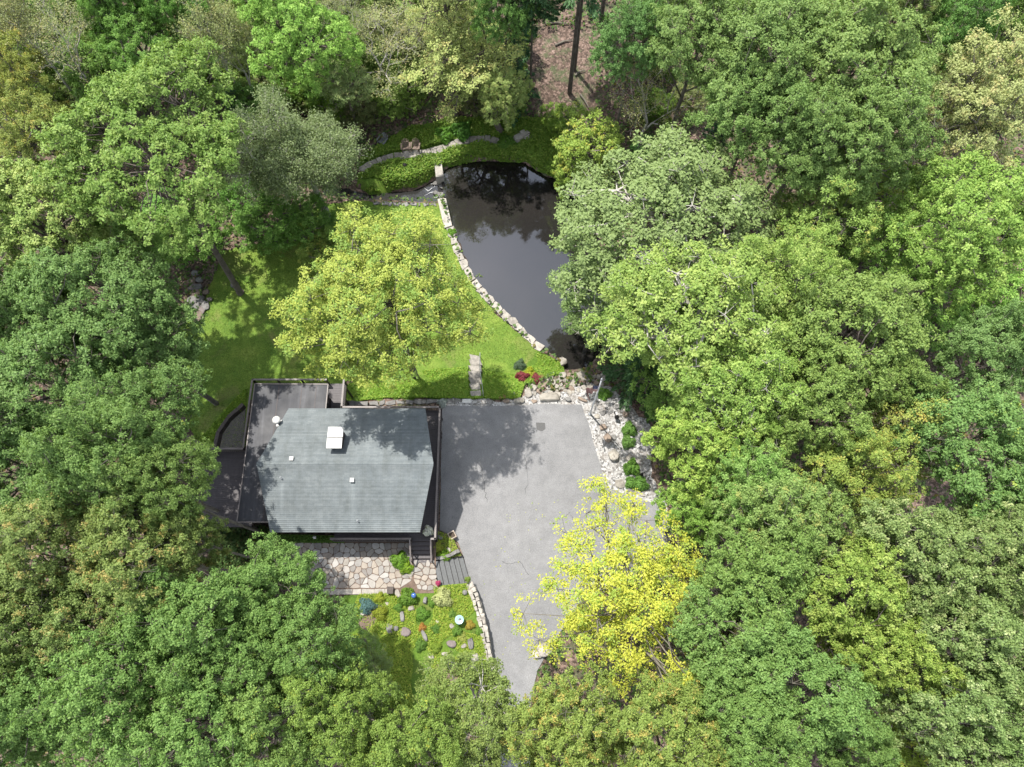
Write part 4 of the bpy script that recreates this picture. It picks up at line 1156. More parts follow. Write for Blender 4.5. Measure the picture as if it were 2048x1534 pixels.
MB().box(-.2,-.22,0,.2,.22,.4).build('box_body', M['timber_dark'], e); MB().box(-.23,-.25,.4,.23,.25,.44).build('lid', M['timber_dark'], e)
e = empty('gazing_globe', P(830,1192,.95), 'shiny blue gazing globe on a stand in the garden', 'garden ornament')
MB().lathe((0,0,0), [(.14,0),(.05,.1),(.04,.5),(.09,.58)], 12).build('stand', M['black_metal'], e, True)
MB().lathe((0,0,.56), [(.02+.17*math.sin(math.pi*i/9), .17-.17*math.cos(math.pi*i/9)) for i in range(10)], 16).build('globe', M['blue_glass'], e, True)
e = empty('birdbath', P(920,1240,.95), 'pale turquoise birdbath with dark centre in the garden', 'birdbath')
MB().lathe((0,0,0), [(.2,0),(.08,.12),(.07,.5),(.16,.58)], 14).build('pedestal', M['teal_glaze'], e, True)
MB().lathe((0,0,.56), [(.15,0),(.30,.08),(.32,.12),(.28,.11),(.1,.06),(.01,.05)], 18).build('bowl', M['teal_glaze'], e, True)
MB().lathe((.03,.02,.61), [(.09,0),(.1,.03),(.05,.1)], 10).build('centre_stone', M['rock_grey'], e)
for px, py, lab in ((930,1185,'dark cube lantern near the top of the retaining wall'),(793,1257,'dark cube lantern beside the violet boulder')):
    e = empty('garden_lantern', P(px,py,.95), lab, 'lantern')
    MB().box(-.14,-.14,0,.14,.14,.3).build('housing', M['rock_grey'], e); MB().lathe((0,0,.3), [(.2,0),(.19,.04),(.04,.12)], 4).build('lid', M['rock_grey'], e)
for px, py, w_, l_, h_, mat, rz, kind, lab in [
  (796,1187,.45,.75,.4,'rock_pale',.6,'r','pale oblong boulder beside the patio edging box'),
  (851,1201,.35,.6,.5,'rock_grey',-.2,'r','upright grey stone below the blue gazing globe'),
  (823,1217,.55,.4,.35,'rock_pale',.2,'r','pale rounded stone below the dark green shrub'),
  (805,1233,.35,.85,.5,'rock_grey',.15,'r','tall narrow grey stone standing in the garden middle'),
  (780,1257,.6,.85,.4,'rock_grey',.1,'s','flat grey rocks left of the dark cube lantern'),
  (812,1263,.9,.8,.5,'rock_violet',.2,'r','violet brown boulder in the garden'),
  (849,1270,.35,1.1,.45,'rock_grey',.45,'r','long narrow grey stone leaning downhill in the garden'),
  (903,1288,.75,.7,.5,'rock_violet',.3,'r','dull violet boulder above the bare soil'),
  (942,1287,.5,.9,.5,'rock_grey',.2,'r','tall grey boulder close to the retaining wall'),
  (950,1315,.65,.65,.5,'wall_stone',.4,'r','rounded white boulder beside the retaining wall'),
  (938,1343,.6,.75,.4,'wall_stone',-.4,'r','hollow pale block on the bare soil'),
  (943,1365,.4,.35,.3,'rock_pale',.4,'r','small pale rock below the hollow pale block'),
  (728,1226,.6,.4,.3,'rock_pale',.3,'r','pale rock under the blue green dwarf conifer'),
  (904,1252,.4,.45,.25,'rock_pale',.6,'r','small pale rock left of the birdbath'),
  (875,1244,.3,.3,.2,'rock_pale',.2,'r','tiny pale rock in the middle of the groundcover'),
  (774,1207,.3,.3,.2,'rock_pale',.6,'r','tiny pale rock near the blue green conifer'),
  (862,1315,.5,.4,.3,'rock_pale',.5,'r','pale rock at the left edge of the bare soil'),
  (890,1308,.55,.35,.25,'rock_pale',.2,'r','low pale rock below the dull violet boulder'),
  (928,1292,.45,.4,.3,'rock_pale',.9,'r','pale rock leaning against the tall grey boulder'),
  (812,1112,.7,.9,.45,'wall_stone',.5,'r','pale pitted boulder in the planting beside deck stair'),
  (822,1144,.55,.85,.2,'wall_stone',.0,'s','broad white slab in the patio below the deck stair'),
  (880,1075,.55,.35,.3,'rock_grey',-.5,'r','grey stone in the planting beside the deck corner'),
  (898,1100,.3,.5,.4,'rock_pale',.4,'r','upright pale stone in the planting above garden stair')]:
    zz = .95 if py > 1105 or px < 830 else .45
    rock(px, py, w_*.86, l_*.86, h_*.86, mat, rz, kind, lab, z=zz)
e = empty('wire_hoop', P(751,1213,.95), 'small pale wire hoop on bare soil by the blue conifer', 'hoop')
MB().tube([(math.cos(i*.393)*.16, math.sin(i*.393)*.16, .06) for i in range(17)], [.018]*17, 5).build('ring', M['white_paint'], e)
MB().tube([(.16,0,-.1),(.16,0,.06)], [.012,.012], 5).build('stake', M['white_paint'], e)
# black rooster-like ornament
e = empty('metal_ornament', G(1232,838), 'black metal bird ornament standing on the white gravel', 'garden ornament', None, .5)
MB().lathe((0,0,.28), [(.02,0),(.15,.08),(.2,.2),(.14,.36),(.06,.5),(.09,.58),(.07,.66),(.01,.7)], 10).build('body', M['black_metal'], e, True)
m_ = MB(); m_.add([(-.02,.1,.4),(.02,.1,.4),(.02,.45,.85),(-.02,.45,.85),(.02,.5,.5),(-.02,.5,.5)], [(0,1,2,3),(1,4,2),(0,3,5),(2,4,5,3),(0,5,4,1)]); m_.build('tail', M['black_metal'], e)
for s in (-1,1): MB().tube([(s*.06,0,0),(s*.06,0,.32)], [.02,.02], 5).build('leg', M['black_metal'], e)
m_ = MB(); m_.add([(-.03,-.07,.88),(.03,-.07,.88),(0,-.2,.86),(0,-.07,.93)], [(0,1,2),(0,2,3),(1,3,2),(0,3,1)]); m_.build('beak', M['black_metal'], e)
e = empty('dark_statue', G(1282,951), 'small dark figure ornament between the shrubs on gravel', 'garden ornament')
MB().lathe((0,0,0), [(.16,0),(.14,.1),(.1,.3),(.13,.42),(.05,.52),(.08,.6),(.01,.68)], 10).build('figure', M['black_metal'], e, True)
e = empty('path_light', G(811,336), 'small dark post light in the planting below the path', 'lamp')
MB().tube([(0,0,-.1),(0,0,.5)], [.04,.04], 6).build('post', M['black_metal'], e); MB().lathe((0,0,.5), [(.2,0),(.18,.05),(.03,.14)], 10).build('shade', M['black_metal'], e)
# rock steps under the trees on the left
rs = empty('rock_steps', G(400,620), 'rough rock steps in shade at the left edge of the lawn', 'steps')
def rsteps():
    rr = random.Random(90)
    for i, (px, py, s) in enumerate([(395,632,1.3),(402,620,1.1),(410,612,1.),(392,612,1.),(385,600,.9),(398,600,1.),(392,588,.9),(386,576,.9),(396,575,.8),(384,562,.8),(400,560,.7),(392,548,.7),(413,585,.6),(420,600,.5),(470,570,.7),(481,585,.7)]):
        rock(px, py, s, s*.8, .35, rr.choice(['rock_grey','rock_brown','rock_grey','rock_violet']), rr.uniform(0,3), 's' if i < 4 else 'r', name='step_stone')
reparent(rsteps, rs)

# ------------------------------------------------------------------ plants
def plant(px, py, r, proto, mat, color, label, group=None, h=None, name='shrub', z=None, cat='shrub'):
    p = G(px, py) if z is None else P(px, py, z); pr = PROTO[proto]
    e = empty(name, p, label, cat, group, rk.uniform(0, 6.28))
    s = r/pr['R']; hz = (h or pr['H']*s)/pr['H']
    e.scale = (s, s, hz)
    o = link('foliage', pr['crown'], None, e); 
    if not pr['crown'].materials: pr['crown'].materials.append(M['leaf_plain'])
    o.material_slots[0].link = 'OBJECT'; o.material_slots[0].material = M[mat]; o.color = (*color, 1)
    link('stem', pr['wood'], None, e)
    return e
SG = 'low green shrubs along the gravel strip'
plant(1258,860,.62,'mound0','leaf_plain',(.13,.25,.05),'dark green shrub at the top of the gravel shrub row',SG)
plant(1256,885,.58,'mound0','leaf_plain',(.13,.24,.055),'green shrub second from the top of the gravel row',SG)
plant(1263,936,.68,'mound0','leaf_plain',(.15,.29,.05),'largest fresh green shrub in the gravel row',SG)
plant(1262,966,.5,'mound0','leaf_plain',(.13,.26,.05),'small green shrub low on the gravel, touching its neighbour',SG)
plant(1281,969,.62,'mound0','leaf_plain',(.13,.26,.05),'last green shrub of the gravel row',SG)
plant(1208,790,.6,'mound0','leaf_plain',(.15,.29,.05),'fresh green plant on gravel right of the flagpole')
plant(1304,826,.7,'mound0','leaf_plain',(.06,.14,.035),'dark green shrub under the trees right of the gravel')
plant(1045,757,.6,'mound0','leaf_plain',(.22,.045,.055),'dark red barberry shrub at the bank corner, left one')
plant(1074,760,.55,'mound0','leaf_plain',(.24,.06,.065),'dark red barberry shrub beside the rock bank, right one')
plant(1059,750,.6,'mound0','leaf_plain',(.30,.33,.03),'bright yellow green shrub between two red barberries')
plant(1040,732,.55,'mound1','leaf_plain',(.10,.15,.09),'grey green round shrub above the red barberries')
plant(735,1212,.62,'mound1','leaf_plain',(.10,.19,.185),'blue green dwarf conifer on bare soil')
plant(886,1196,.72,'mound0','leaf_plain',(.42,.45,.20),'pale variegated shrub in the middle of the garden',z=.95,h=.9)
plant(816,1195,.68,'mound0','leaf_plain',(.12,.22,.03),'leafy green shrub beside the blue gazing globe',z=.95)
plant(845,1228,.5,'mound2','leaf_plain',(.12,.24,.035),'small rosette plant in the middle of the groundcover',z=.95)
plant(762,1228,.55,'mound0','leaf_plain',(.22,.26,.03),'olive green mound at the edge of the bare soil',z=.95)
plant(874,1095,.5,'mound0','leaf_plain',(.30,.34,.05),'lime green shrub beside the deck corner',z=.45)
plant(888,1112,.5,'mound0','leaf_plain',(.16,.28,.03),'green plant just above the garden stair',z=.45)
plant(801,1122,.7,'mound0','leaf_plain',(.13,.25,.03),'green mound left of the pale pitted boulder',z=.95)
plant(814,1136,.5,'mound0','leaf_plain',(.20,.32,.03),'bright green mound below the pale pitted boulder',z=.95)
GP = 'small plants of the front garden'
plant(760,1196,.4,'mound0','leaf_plain',(.28,.33,.04),'lime mound under the patio edging near its left end',GP,z=.95)
plant(872,1258,.35,'mound2','leaf_plain',(.10,.2,.035),'dark rosette left of the birdbath',GP,z=.95)
plant(915,1262,.4,'mound0','leaf_plain',(.13,.24,.04),'green mound just below the birdbath',GP,z=.95)
plant(940,1250,.35,'mound0','leaf_plain',(.34,.27,.05),'golden mound beside the retaining wall and birdbath',GP,z=.95)
plant(905,1228,.35,'mound2','leaf_plain',(.12,.22,.04),'green tuft above the birdbath',GP,z=.95)
plant(865,1205,.35,'mound0','leaf_plain',(.14,.26,.04),'green mound left of the variegated shrub',GP,z=.95)
plant(842,1290,.45,'mound0','leaf_plain',(.12,.22,.04),'green mound below the long narrow grey stone',GP,z=.95)
plant(872,1296,.4,'mound0','leaf_plain',(.20,.29,.04),'light green mound left of the dull violet boulder',GP,z=.95)
plant(922,1318,.4,'mound0','leaf_plain',(.26,.32,.04),'lime mound between white boulder and bare soil',GP,z=.95)
plant(958,1262,.3,'mound2','leaf_plain',(.14,.25,.04),'thin green tuft against the retaining wall',GP,z=.95)
plant(798,1215,.35,'mound0','leaf_plain',(.12,.23,.04),'dark mound above the tall narrow grey stone',GP,z=.95)
plant(845,1255,.3,'mound0','leaf_plain',(.38,.20,.05),'small orange flowering mound near the violet brown boulder',GP,z=.95)
plant(925,1275,.35,'mound2','leaf_plain',(.30,.34,.08),'pale tuft above the tall grey boulder',GP,z=.95)
plant(1114,705,.55,'mound0','leaf_plain',(.25,.38,.03),'bright lime plant overhanging the pond corner')
plant(904,465,.4,'mound2','leaf_plain',(.15,.3,.04),'green tuft growing on the pond edge by the dam')
plant(958,560,.5,'mound0','leaf_plain',(.20,.30,.05),'light green plant at the pond edge beneath the yellow tree',h=.9)
plant(885,806,.4,'mound2','leaf_plain',(.38,.42,.40),'silvery spiky plant at the deck corner')
plant(1012,287,.9,'mound2','leaf_plain',(.10,.2,.03),'fern clump beside the curve of the path')
plant(890,270,1.0,'mound2','leaf_plain',(.10,.22,.03),'bright fern clump above the path')
plant(925,262,1.1,'mound2','leaf_plain',(.08,.19,.03),'dark fern clump above the bend of the path')

def cover(name, poly, n, leaf, mat, seed, label, cat, hz=.12, holes=(), zfun=None, clumps=0, color=(1,1,1), forb=()):
    """uncountable low leaves over an area"""
    rng = np.random.default_rng(seed); a = np.array(poly)
    x = rng.uniform(a[:,0].min(), a[:,0].max(), n*4); y = rng.uniform(a[:,1].min(), a[:,1].max(), n*4)
    ok = seg_d(x, y, poly) < -.02
    for hl in holes:
        dh = seg_d(x, y, hl); ok &= (dh > 0) | (rng.random(len(x)) < .45*np.exp(np.minimum(dh, 0)*3))
    for hl in forb: ok &= seg_d(x, y, hl) > 0
    x, y = x[ok][:n], y[ok][:n]
    if clumps:
        v = np.array([mnoise.noise(Vector((p*.55, q*.55, seed))) for p, q in zip(x, y)])
        k = v > -.12*clumps; x, y, v = x[k], y[k], v[k]; h = rng.random(len(x))*hz*(.5+np.clip(v+.4, 0, 1.4))
    else: h = rng.random(len(x))*hz
    z = (gz(x, y) if zfun is None else np.full(len(x), zfun)) + h
    pos = np.stack([x, y, z], 1); nr = np.array([0,0,1.]) + .5*rng.normal(size=pos.shape)
    me = leaf_mesh(name, pos, nr, leaf*(.6+.8*rng.random(len(x))), rng, .7, None, M[mat])
    o = link(name, me); o.color = (*color, 1)
    tag(o, label, cat, None, 'stuff')
SOIL1 = W2([(722,1222),(745,1205),(765,1212),(752,1245),(735,1262),(715,1250)], .95)
SOIL2 = W2([(870,1330),(900,1318),(925,1330),(930,1360),(905,1400),(880,1380)], .95)
SOIL3 = W2([(822,1240),(840,1235),(850,1262),(838,1280),(828,1262)], .95)
for q_ in (SOIL1, SOIL2): sheet('soil_patch', q_, 'soil', .028, .5, lambda x, y: .93, jag=.08)
cover('garden_groundcover', BED, 60000, .095, 'leaf_cover', 101, 'bright lime groundcover filling the front garden', 'groundcover', .16, (SOIL1, SOIL2), .95, 2.2)
cover('stair_groundcover', SB, 2500, .08, 'leaf_cover', 102, 'lime and green groundcover beside the garden stair', 'groundcover', .25, (), .4)
cover('bank_groundcover', BANK, 45000, .12, 'leaf_cover', 103, 'green groundcover on the bank behind the driveway', 'groundcover', .28, (), None, 3.5, (.8,.95,.9), (W2([(938,800),(968,800),(966,708),(934,708)], -.8),))
cover('pond_ferns', PATHBANK, 40000, .17, 'leaf_fern', 104, 'lush green ferns around the path above the pond', 'ferns', .5, (), None, 3, (1,1,1), ([tuple(p) for p in Gpoly([(718,352),(716,330),(753,316),(783,305),(850,297),(924,273),(954,270),(1003,277),(1040,262),(1066,270),(1040,292),(1003,293),(954,286),(924,292),(876,309),(817,320),(783,322),(753,334)])],))
BED3 = Gpoly([(400,905),(392,890),(455,815),(494,775),(492,818),(456,842),(430,884),(436,905)])
cover('ivy_slope', BED3, 9000, .12, 'leaf_fern', 105, 'bright green ivy on the slope beside the deck', 'groundcover', .2, (), None, 0, (1.15,1.15,.9))
STR = Gpoly([(560,1070),(700,1074),(700,1092),(560,1092)])
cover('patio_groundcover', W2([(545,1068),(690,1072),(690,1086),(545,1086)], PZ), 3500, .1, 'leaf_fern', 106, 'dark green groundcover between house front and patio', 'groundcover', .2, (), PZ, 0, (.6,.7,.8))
cover('lawn_tufts', [tuple(p) for p in LAWN], 42000, .075, 'leaf_fern', 108, 'short grass blades roughening the lawn', 'grass', .05, (), None, 0, (.95,.9,.9))
cover('fallen_leaves', W2([(1020,1000),(1200,960),(1330,1020),(1330,1110),(1150,1190),(1080,1290),(1000,1330),(960,1180)], 0), 160, .09, 'leaf_gold', 109, 'fallen yellow leaves scattered on the driveway', 'leaves', .004, (), .03)
cover('house_side_shade_leaves', W2([(425,1050),(545,1052),(545,1090),(590,1100),(590,1180),(430,1180)], .3), 6000, .2, 'leaf_under', 110, 'dark leaves added to stand for the shade left of the patio', 'undergrowth', .5, (), None, 0, (.75,.8,.8))  # dark leaves added over plantless ground, standing in for the shadow beside the house
FOR = [(-62,-16),(62,-16),(66,80),(-66,80)]
CLEAR = [[tuple(p) for p in LAWN], DRIVE, GRAV, BED, PATHBANK, BANK, POND, STREAM, [(-24.5,3.2),(-3,3.2),(-3,19.5),(-24.5,19.5)], Gpoly([(1050,60),(1210,60),(1190,160),(1190,215),(1120,235),(1050,200)])]
cover('forest_undergrowth', FOR, 120000, .34, 'leaf_under', 107, 'dark green undergrowth on the forest floor beneath the trees', 'undergrowth', .9, [], None, 3.5, forb=CLEAR)

# ------------------------------------------------------------------ trees
def tree(px, py, rp, proto, mat, label, h=19., tint=(1,1,1), base=None, name='tree', group=None, stretch=1., bark=None, rot=None):
    pr = PROTO[proto]; kz = h/pr['H']; z = 0.
    for _ in range(5):
        p = P(px, py, z + pr['zc']*kz); z = gzf(p.x, p.y)
    r = rp*.9*depth(p)/F; s = r/pr['R']
    loc = Vector((p.x, p.y, z))
    e = empty(name, loc, label, 'tree', group, (px*7.3+py*3.1) % 6.28 if rot is None else rot)
    if base is not None:
        # a leaning tree: foot where the photo shows it
        b = G(*base); d = Vector((p.x, p.y, z+pr['zc']*kz)) - b
        q = Vector((0,0,1)).rotation_difference(d.normalized()); e.location = b
        e.rotation_mode = 'QUATERNION'; e.rotation_quaternion = q @ Matrix.Rotation(rot or 0, 3, 'Z').to_quaternion()
    e.scale = (s, s*stretch, kz)
    cr = pr['crown']
    if not cr.materials: cr.materials.append(M['leaf_oak'])
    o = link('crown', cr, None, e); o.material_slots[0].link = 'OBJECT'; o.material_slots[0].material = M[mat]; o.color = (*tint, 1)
    w = link('trunk', pr['wood'], None, e)
    if bark: w.material_slots[0].link = 'OBJECT'; w.material_slots[0].material = M[bark]
    return e

O, Y_, OR, PA, MA = 'leaf_oak', 'leaf_oak_yellowtip', 'leaf_oak_orangetip', 'leaf_oak_pale', 'leaf_maple'
blue = (.86,.96,1.0); dk = (.8,.9,.9); br = (.88,1.0,.92)
T = [
 # left side, far to near
 (300,302,240,'maple2',MA,'huge yellow green maple with dark trunk on the lawn',21.5,(.82,.88,.75),(481,586)),
 (95,455,165,'maple1',MA,'light green maple at the left picture edge',19,(1.15,1.08,1.1),None),
 (205,605,140,'oak0',O,'blue green oak below the light green maple at left',19,blue,None),
 (60,640,120,'oak2',O,'blue green oak cut by the left edge, upper one',18,dk,None),
 (300,700,130,'oak1',O,'blue green oak overhanging the shaded lawn at left',15,blue,None),
 (110,770,150,'oak4',O,'broad oak at left edge level with the deck wing',19,blue,None),
 (290,830,120,'oak3',Y_,'oak with a yellow sprig beside the left lawn corner',18,dk,None),
 (60,940,140,'oak0',O,'oak at left edge level with the house roof',19,blue,None),
 (230,930,130,'oak2',O,'dense oak left of the left deck',22,(.92,1,1),None),
 (338,985,100,'oak1',O,'oak whose edge covers the left deck corner',20,(1,1.02,.98),None),
 (90,1120,140,'oak3',OR,'olive oak with orange leaf tips at left edge',19,(1,1,1),None),
 (290,1100,140,'oak4',OR,'olive oak with orange tips left of the house front',19,(1,1,.95),None),
 (385,1075,72,'oak2',OR,'narrow oak with orange tips touching the house corner',17,(1,1.02,.95),None),
 (60,1270,130,'oak1',OR,'lower olive oak with orange tips at left edge',18,(.95,1,.95),None),
 (210,1240,120,'oak0',OR,'olive oak with a few orange tips in lower left woods',18,(.95,1,1),None),
 (545,1195,118,'oak2',O,'bright green oak overhanging the stone patio',17,br,None),
 (400,1255,140,'oak0',O,'green oak left of the patio oak',19,br,None),
 (630,1280,112,'oak3',Y_,'green oak reaching over the bare garden soil',17,br,None),
 (500,1320,120,'oak4',O,'green oak below the patio oak',18,br,None),
 (250,1390,140,'oak1',O,'green oak in the lower left woods',19,(.95,1.08,1),None),
 (80,1420,130,'oak2',O,'darker oak in the bottom left corner',18,(.88,1,.98),None),
 (390,1480,140,'oak3',O,'green oak at the bottom edge, left part',19,(.95,1.08,1),None),
 (560,1440,120,'oak0',Y_,'green oak with scattered yellow leaves at the bottom edge',18,(1,1.06,.95),None),
 (700,1420,110,'oak4',Y_,'yellow speckled oak below the garden',18,(1.12,1.12,.85),None),
 (735,1345,70,'airy1','leaf_dull','small lacy tree over the lower garden',9,(.75,.95,.7),None),
 (830,1490,110,'oak2',Y_,'light green oak at the bottom centre',18,(1.1,1.1,.85),None),
 (950,1432,128,'pale0','leaf_oak','thin olive tree over the driveway at the bottom',16,(1.1,1.0,.95),None),
 (1130,1465,125,'oak1',OR,'oak with orange leaf tips at the bottom beside driveway',18,(1.1,1.1,.85),None),
 (1330,1460,130,'oak4',OR,'oak with orange leaf tips below the bright yellow tree',18,(1.05,1.08,.85),None),
 # right side, near to far
 (1256,1206,222,'airy1','leaf_gold','bright yellow tree with bare lower limbs over the driveway',14,(1,1,1),None),
 (1500,1165,130,'maple1',O,'blue green tree right of the bright yellow tree',18,(1,1.06,.95),None),
 (1470,1290,140,'maple0',O,'broad blue green tree below the bright yellow tree',18,(.95,1.05,1),None),
 (1590,1390,140,'oak0',O,'blue green oak in lower right woods',19,(.92,1.05,1),None),
 (1480,1440,115,'oak2',O,'blue green oak at bottom edge right of orange tipped oak',18,(.95,1.05,.98),None),
 (1690,1190,130,'maple0',MA,'yellow green maple in the right woods',18,(1.05,1.02,.8),None),
 (1760,1310,110,'maple1',MA,'small yellow green maple between pale oaks at right',18,(1.1,1.05,.8),None),
 (1560,1040,125,'oak3','leaf_lime','yellow green oak above the blue green tree',17,(.72,.8,1.1),None),
 (1850,1140,145,'oak4',PA,'silvery pale oak in the right woods',19,(1,1,1),None),
 (1990,1120,125,'oak1',PA,'silvery pale oak at the right edge, upper one',19,(1,1,1),None),
 (1930,1290,140,'oak2',PA,'silvery pale oak at right edge below the upper one',19,(.97,1,1),None),
 (1890,1440,130,'oak0',PA,'silvery pale oak near the bottom right corner',19,(.95,1,1),None),
 (2020,1450,120,'oak3',PA,'silvery pale oak in the bottom right corner',19,(.9,1,.95),None),
 (1805,1480,80,'bush0','leaf_lime','small lime tree at the bottom edge among pale oaks',12,(.95,.98,.9),None),
 (1700,1500,90,'oak4',O,'oak in shadow at the bottom edge beside the lime tree',17,(.9,1,.95),None),
 (1930,890,150,'oak0',Y_,'dark oak flecked with bright yellow leaves at right',18,(.85,1,1),None),
 (1985,720,110,'oak2',O,'grey green oak at right edge below the brown slope',17,(.9,1,1.1),None),
 (2040,990,90,'oak4',O,'dark oak at right edge between speckled and pale oaks',17,(.85,.95,.95),None),
 (1800,870,88,'thin0','leaf_lime','golden green feathery tree in the right woods',16,(1.0,.88,1.0),None),
 (1690,965,125,'airy0','leaf_lime','olive yellow tree below the golden feathery tree',17,(.85,.85,.9),None),
 (1415,910,115,'maple1',MA,'fresh green maple beside the gravel shrubs',15,(1.15,1.15,.85),None),
 (1390,1020,80,'maple0',MA,'low green maple above the bare brown patch',12,(.95,1.1,.8),None),
 (1500,985,100,'oak1',MA,'green tree between the fresh maple and yellow green oak',16,(.85,1,.9),None),
 (1700,670,155,'maple0',O,'pale green maple with tufted crown in right woods',18,(1.12,1.1,1.0),None),
 (1620,830,120,'maple1',O,'pale green maple below the tufted one',17,(1.08,1.08,.95),None),
 (1770,780,90,'maple1',O,'pale green maple leaning to the golden tree',16,(1.05,1.06,.95),None),
 (1400,640,200,'pale0','leaf_maple','large yellow green tree with pale bare branches by the pond',18,(1.05,1.02,.9),None),
 (1530,590,120,'airy0','leaf_maple','yellow green tree behind the large pale branched tree',18,(1.05,1.05,.9),None),
 (1480,790,140,'pale0','leaf_maple','yellow green tree with pale twigs above fresh maple',17,(1,1.05,.85),None),
 (1325,440,225,'pale0','leaf_grey','grey green domed tree with white limbs over the pond',17,(.92,1,.85),None),
 (1200,595,115,'pale0','leaf_grey','low grey green branch mass hanging over the pond',11,(.75,.9,.7),None),
 (1285,715,85,'spruce0','leaf_conifer','dark hemlock at the pond corner under the trees',10,(1.2,1.3,1.1),None),
 (1335,770,75,'bush0','leaf_oak','green small tree beside the dark hemlock',7,(1,1.15,.9),None),
 (1180,290,82,'bush0','leaf_lime','lime green small tree at the pond head',8,(.9,.95,.9),None),
 (1150,360,45,'bush0','leaf_lime','narrow lime bush leaning over the pond',6,(.8,.9,.8),None),
 (1302,200,120,'bare2','leaf_dull','nearly bare twiggy tree behind the grey green dome',14,(1,.95,.8),None),
 # top right
 (1400,90,125,'oak1',O,'blue green oak at the top edge right of brown slope',19,(1,1.03,1.05),None),
 (1265,90,85,'oak3',O,'dark blue green oak at top beside the pines',17,(.8,1,1.05),None),
 (1520,120,140,'oak0',O,'broad blue green oak at the top right',20,(1,1.03,1.05),None),
 (1500,240,120,'oak4',O,'oak above the grey green dome, in part shade',18,(.9,.98,.95),None),
 (1700,150,160,'oak2',O,'big rounded oak near the top right',20,(1.05,1.05,1.05),None),
 (1720,290,130,'oak1',O,'oak below the big rounded oak at top right',19,(.98,1.02,1),None),
 (1600,280,110,'oak3',O,'oak left of the lime tree in upper right woods',18,(.95,1,1),None),
 (1960,210,150,'airy0','leaf_dull','pale yellow tree at the right edge, upper part',19,(1.15,1.15,.95),None),
 (1910,50,90,'oak4',O,'dark green oak at top right near the corner',18,(.75,1,.85),None),
 (1800,30,85,'oak0','leaf_dull','olive oak at the top right edge',17,(.75,.95,.6),None),
 (2030,40,80,'oak2',O,'dark oak in the top right corner',17,(.9,1,.8),None),
 (1630,310,75,'airy0','leaf_lime','lime yellow young tree in front of the oaks',13,(1,.98,.85),None),
 (1640,440,130,'airy0','leaf_lime','lime green loose tree right of the grey dome',15,(.75,.85,.95),None),
 (1780,400,95,'bush0','leaf_lime','lime green bushy tree in upper right woods',10,(.72,.85,.9),None),
 (1730,500,90,'airy0','leaf_lime','loose green tree above the pale tufted maple',13,(.65,.85,.9),None),
 (1940,450,150,'oak3',MA,'bright green tree with glinting leaves on a leaning trunk',18,(1.0,1.08,.85),(1835,625)),
 (1850,520,70,'bush0',MA,'small green tree above the leaning trunk',8,(.95,1.1,.8),None),
 # top left and centre
 (600,75,122,'maple1',MA,'vivid green maple at the top left of centre',13.5,(1.0,1.2,.85),(572,160)),
 (597,302,150,'fine0','leaf_grey','grey green dome of fine twigs beside the maple',14,(.98,1,1.1),None),
 (462,205,48,'spruce0','leaf_conifer','small dark spruce between maple and grey dome',10,(1,1.1,1),None),
 (125,90,120,'bare2','leaf_dull','bare grey twiggy tree at the top left',15,(.95,.95,.85),None),
 (30,40,90,'bare1','leaf_dull','sparse pale tree in the top left corner',16,(1,1,.9),None),
 (420,70,100,'bare1','leaf_dull','sparse twiggy tree at top left of the vivid maple',15,(.95,1,.8),None),
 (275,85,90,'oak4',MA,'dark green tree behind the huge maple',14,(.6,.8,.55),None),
 (755,100,115,'bare2','leaf_dull','bare white limbed tree at the top centre',9,(1,1,.8),None),
 (930,110,115,'thin0','leaf_dull','tall thin yellow green tree above the path',13,(1.15,1.2,.8),(1001,262)),
 (890,30,80,'thin0','leaf_dull','pale leafy tree at top edge left of centre',17,(1.1,1.15,.8),None),
 (1005,190,62,'airy0','leaf_dull','slender leafy tree behind the tall thin tree by the path',11,(.95,1.1,.7),(1040,228)),
 (1030,90,62,'spruce0','leaf_conifer','dark hemlock at the top beside the brown slope',16,(1.4,1.6,1.5),None),
 (30,160,85,'airy0','leaf_lime','golden green tree at the left edge near the top',14,(.85,.75,.8),None),
 (70,270,100,'airy0','leaf_lime','golden green tree left of the huge maple',14,(.75,.7,.8),None),
 (70,380,75,'bush0','leaf_lime','dark golden shrubby tree above the light green maple',9,(.5,.55,.6),None),
 (700,470,48,'bush0',MA,'small shaded tree between grey dome and yellow tree',5,(.8,.9,.7),None),
 (776,603,200,'yellow0','leaf_yellow','big yellow green tree on the lawn behind the house',18.5,(1,1,1),None),
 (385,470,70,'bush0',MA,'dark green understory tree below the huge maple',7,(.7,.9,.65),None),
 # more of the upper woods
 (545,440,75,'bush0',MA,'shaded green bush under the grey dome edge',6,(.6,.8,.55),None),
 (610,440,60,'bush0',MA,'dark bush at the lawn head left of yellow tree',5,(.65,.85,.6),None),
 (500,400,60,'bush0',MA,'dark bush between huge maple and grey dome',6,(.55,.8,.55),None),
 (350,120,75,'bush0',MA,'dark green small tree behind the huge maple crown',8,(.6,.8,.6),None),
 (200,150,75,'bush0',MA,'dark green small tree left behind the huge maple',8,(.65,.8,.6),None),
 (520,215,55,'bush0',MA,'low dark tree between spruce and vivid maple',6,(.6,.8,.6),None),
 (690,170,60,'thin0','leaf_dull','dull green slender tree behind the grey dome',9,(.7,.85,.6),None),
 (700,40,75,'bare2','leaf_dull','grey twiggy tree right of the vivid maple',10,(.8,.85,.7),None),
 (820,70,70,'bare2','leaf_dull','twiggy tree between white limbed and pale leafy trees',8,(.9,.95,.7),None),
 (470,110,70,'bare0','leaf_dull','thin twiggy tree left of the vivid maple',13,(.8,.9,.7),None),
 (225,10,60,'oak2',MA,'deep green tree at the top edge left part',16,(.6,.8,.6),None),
 (350,10,70,'oak4',MA,'deep green tree at the top edge behind the twiggy tree',15,(.6,.85,.6),None),
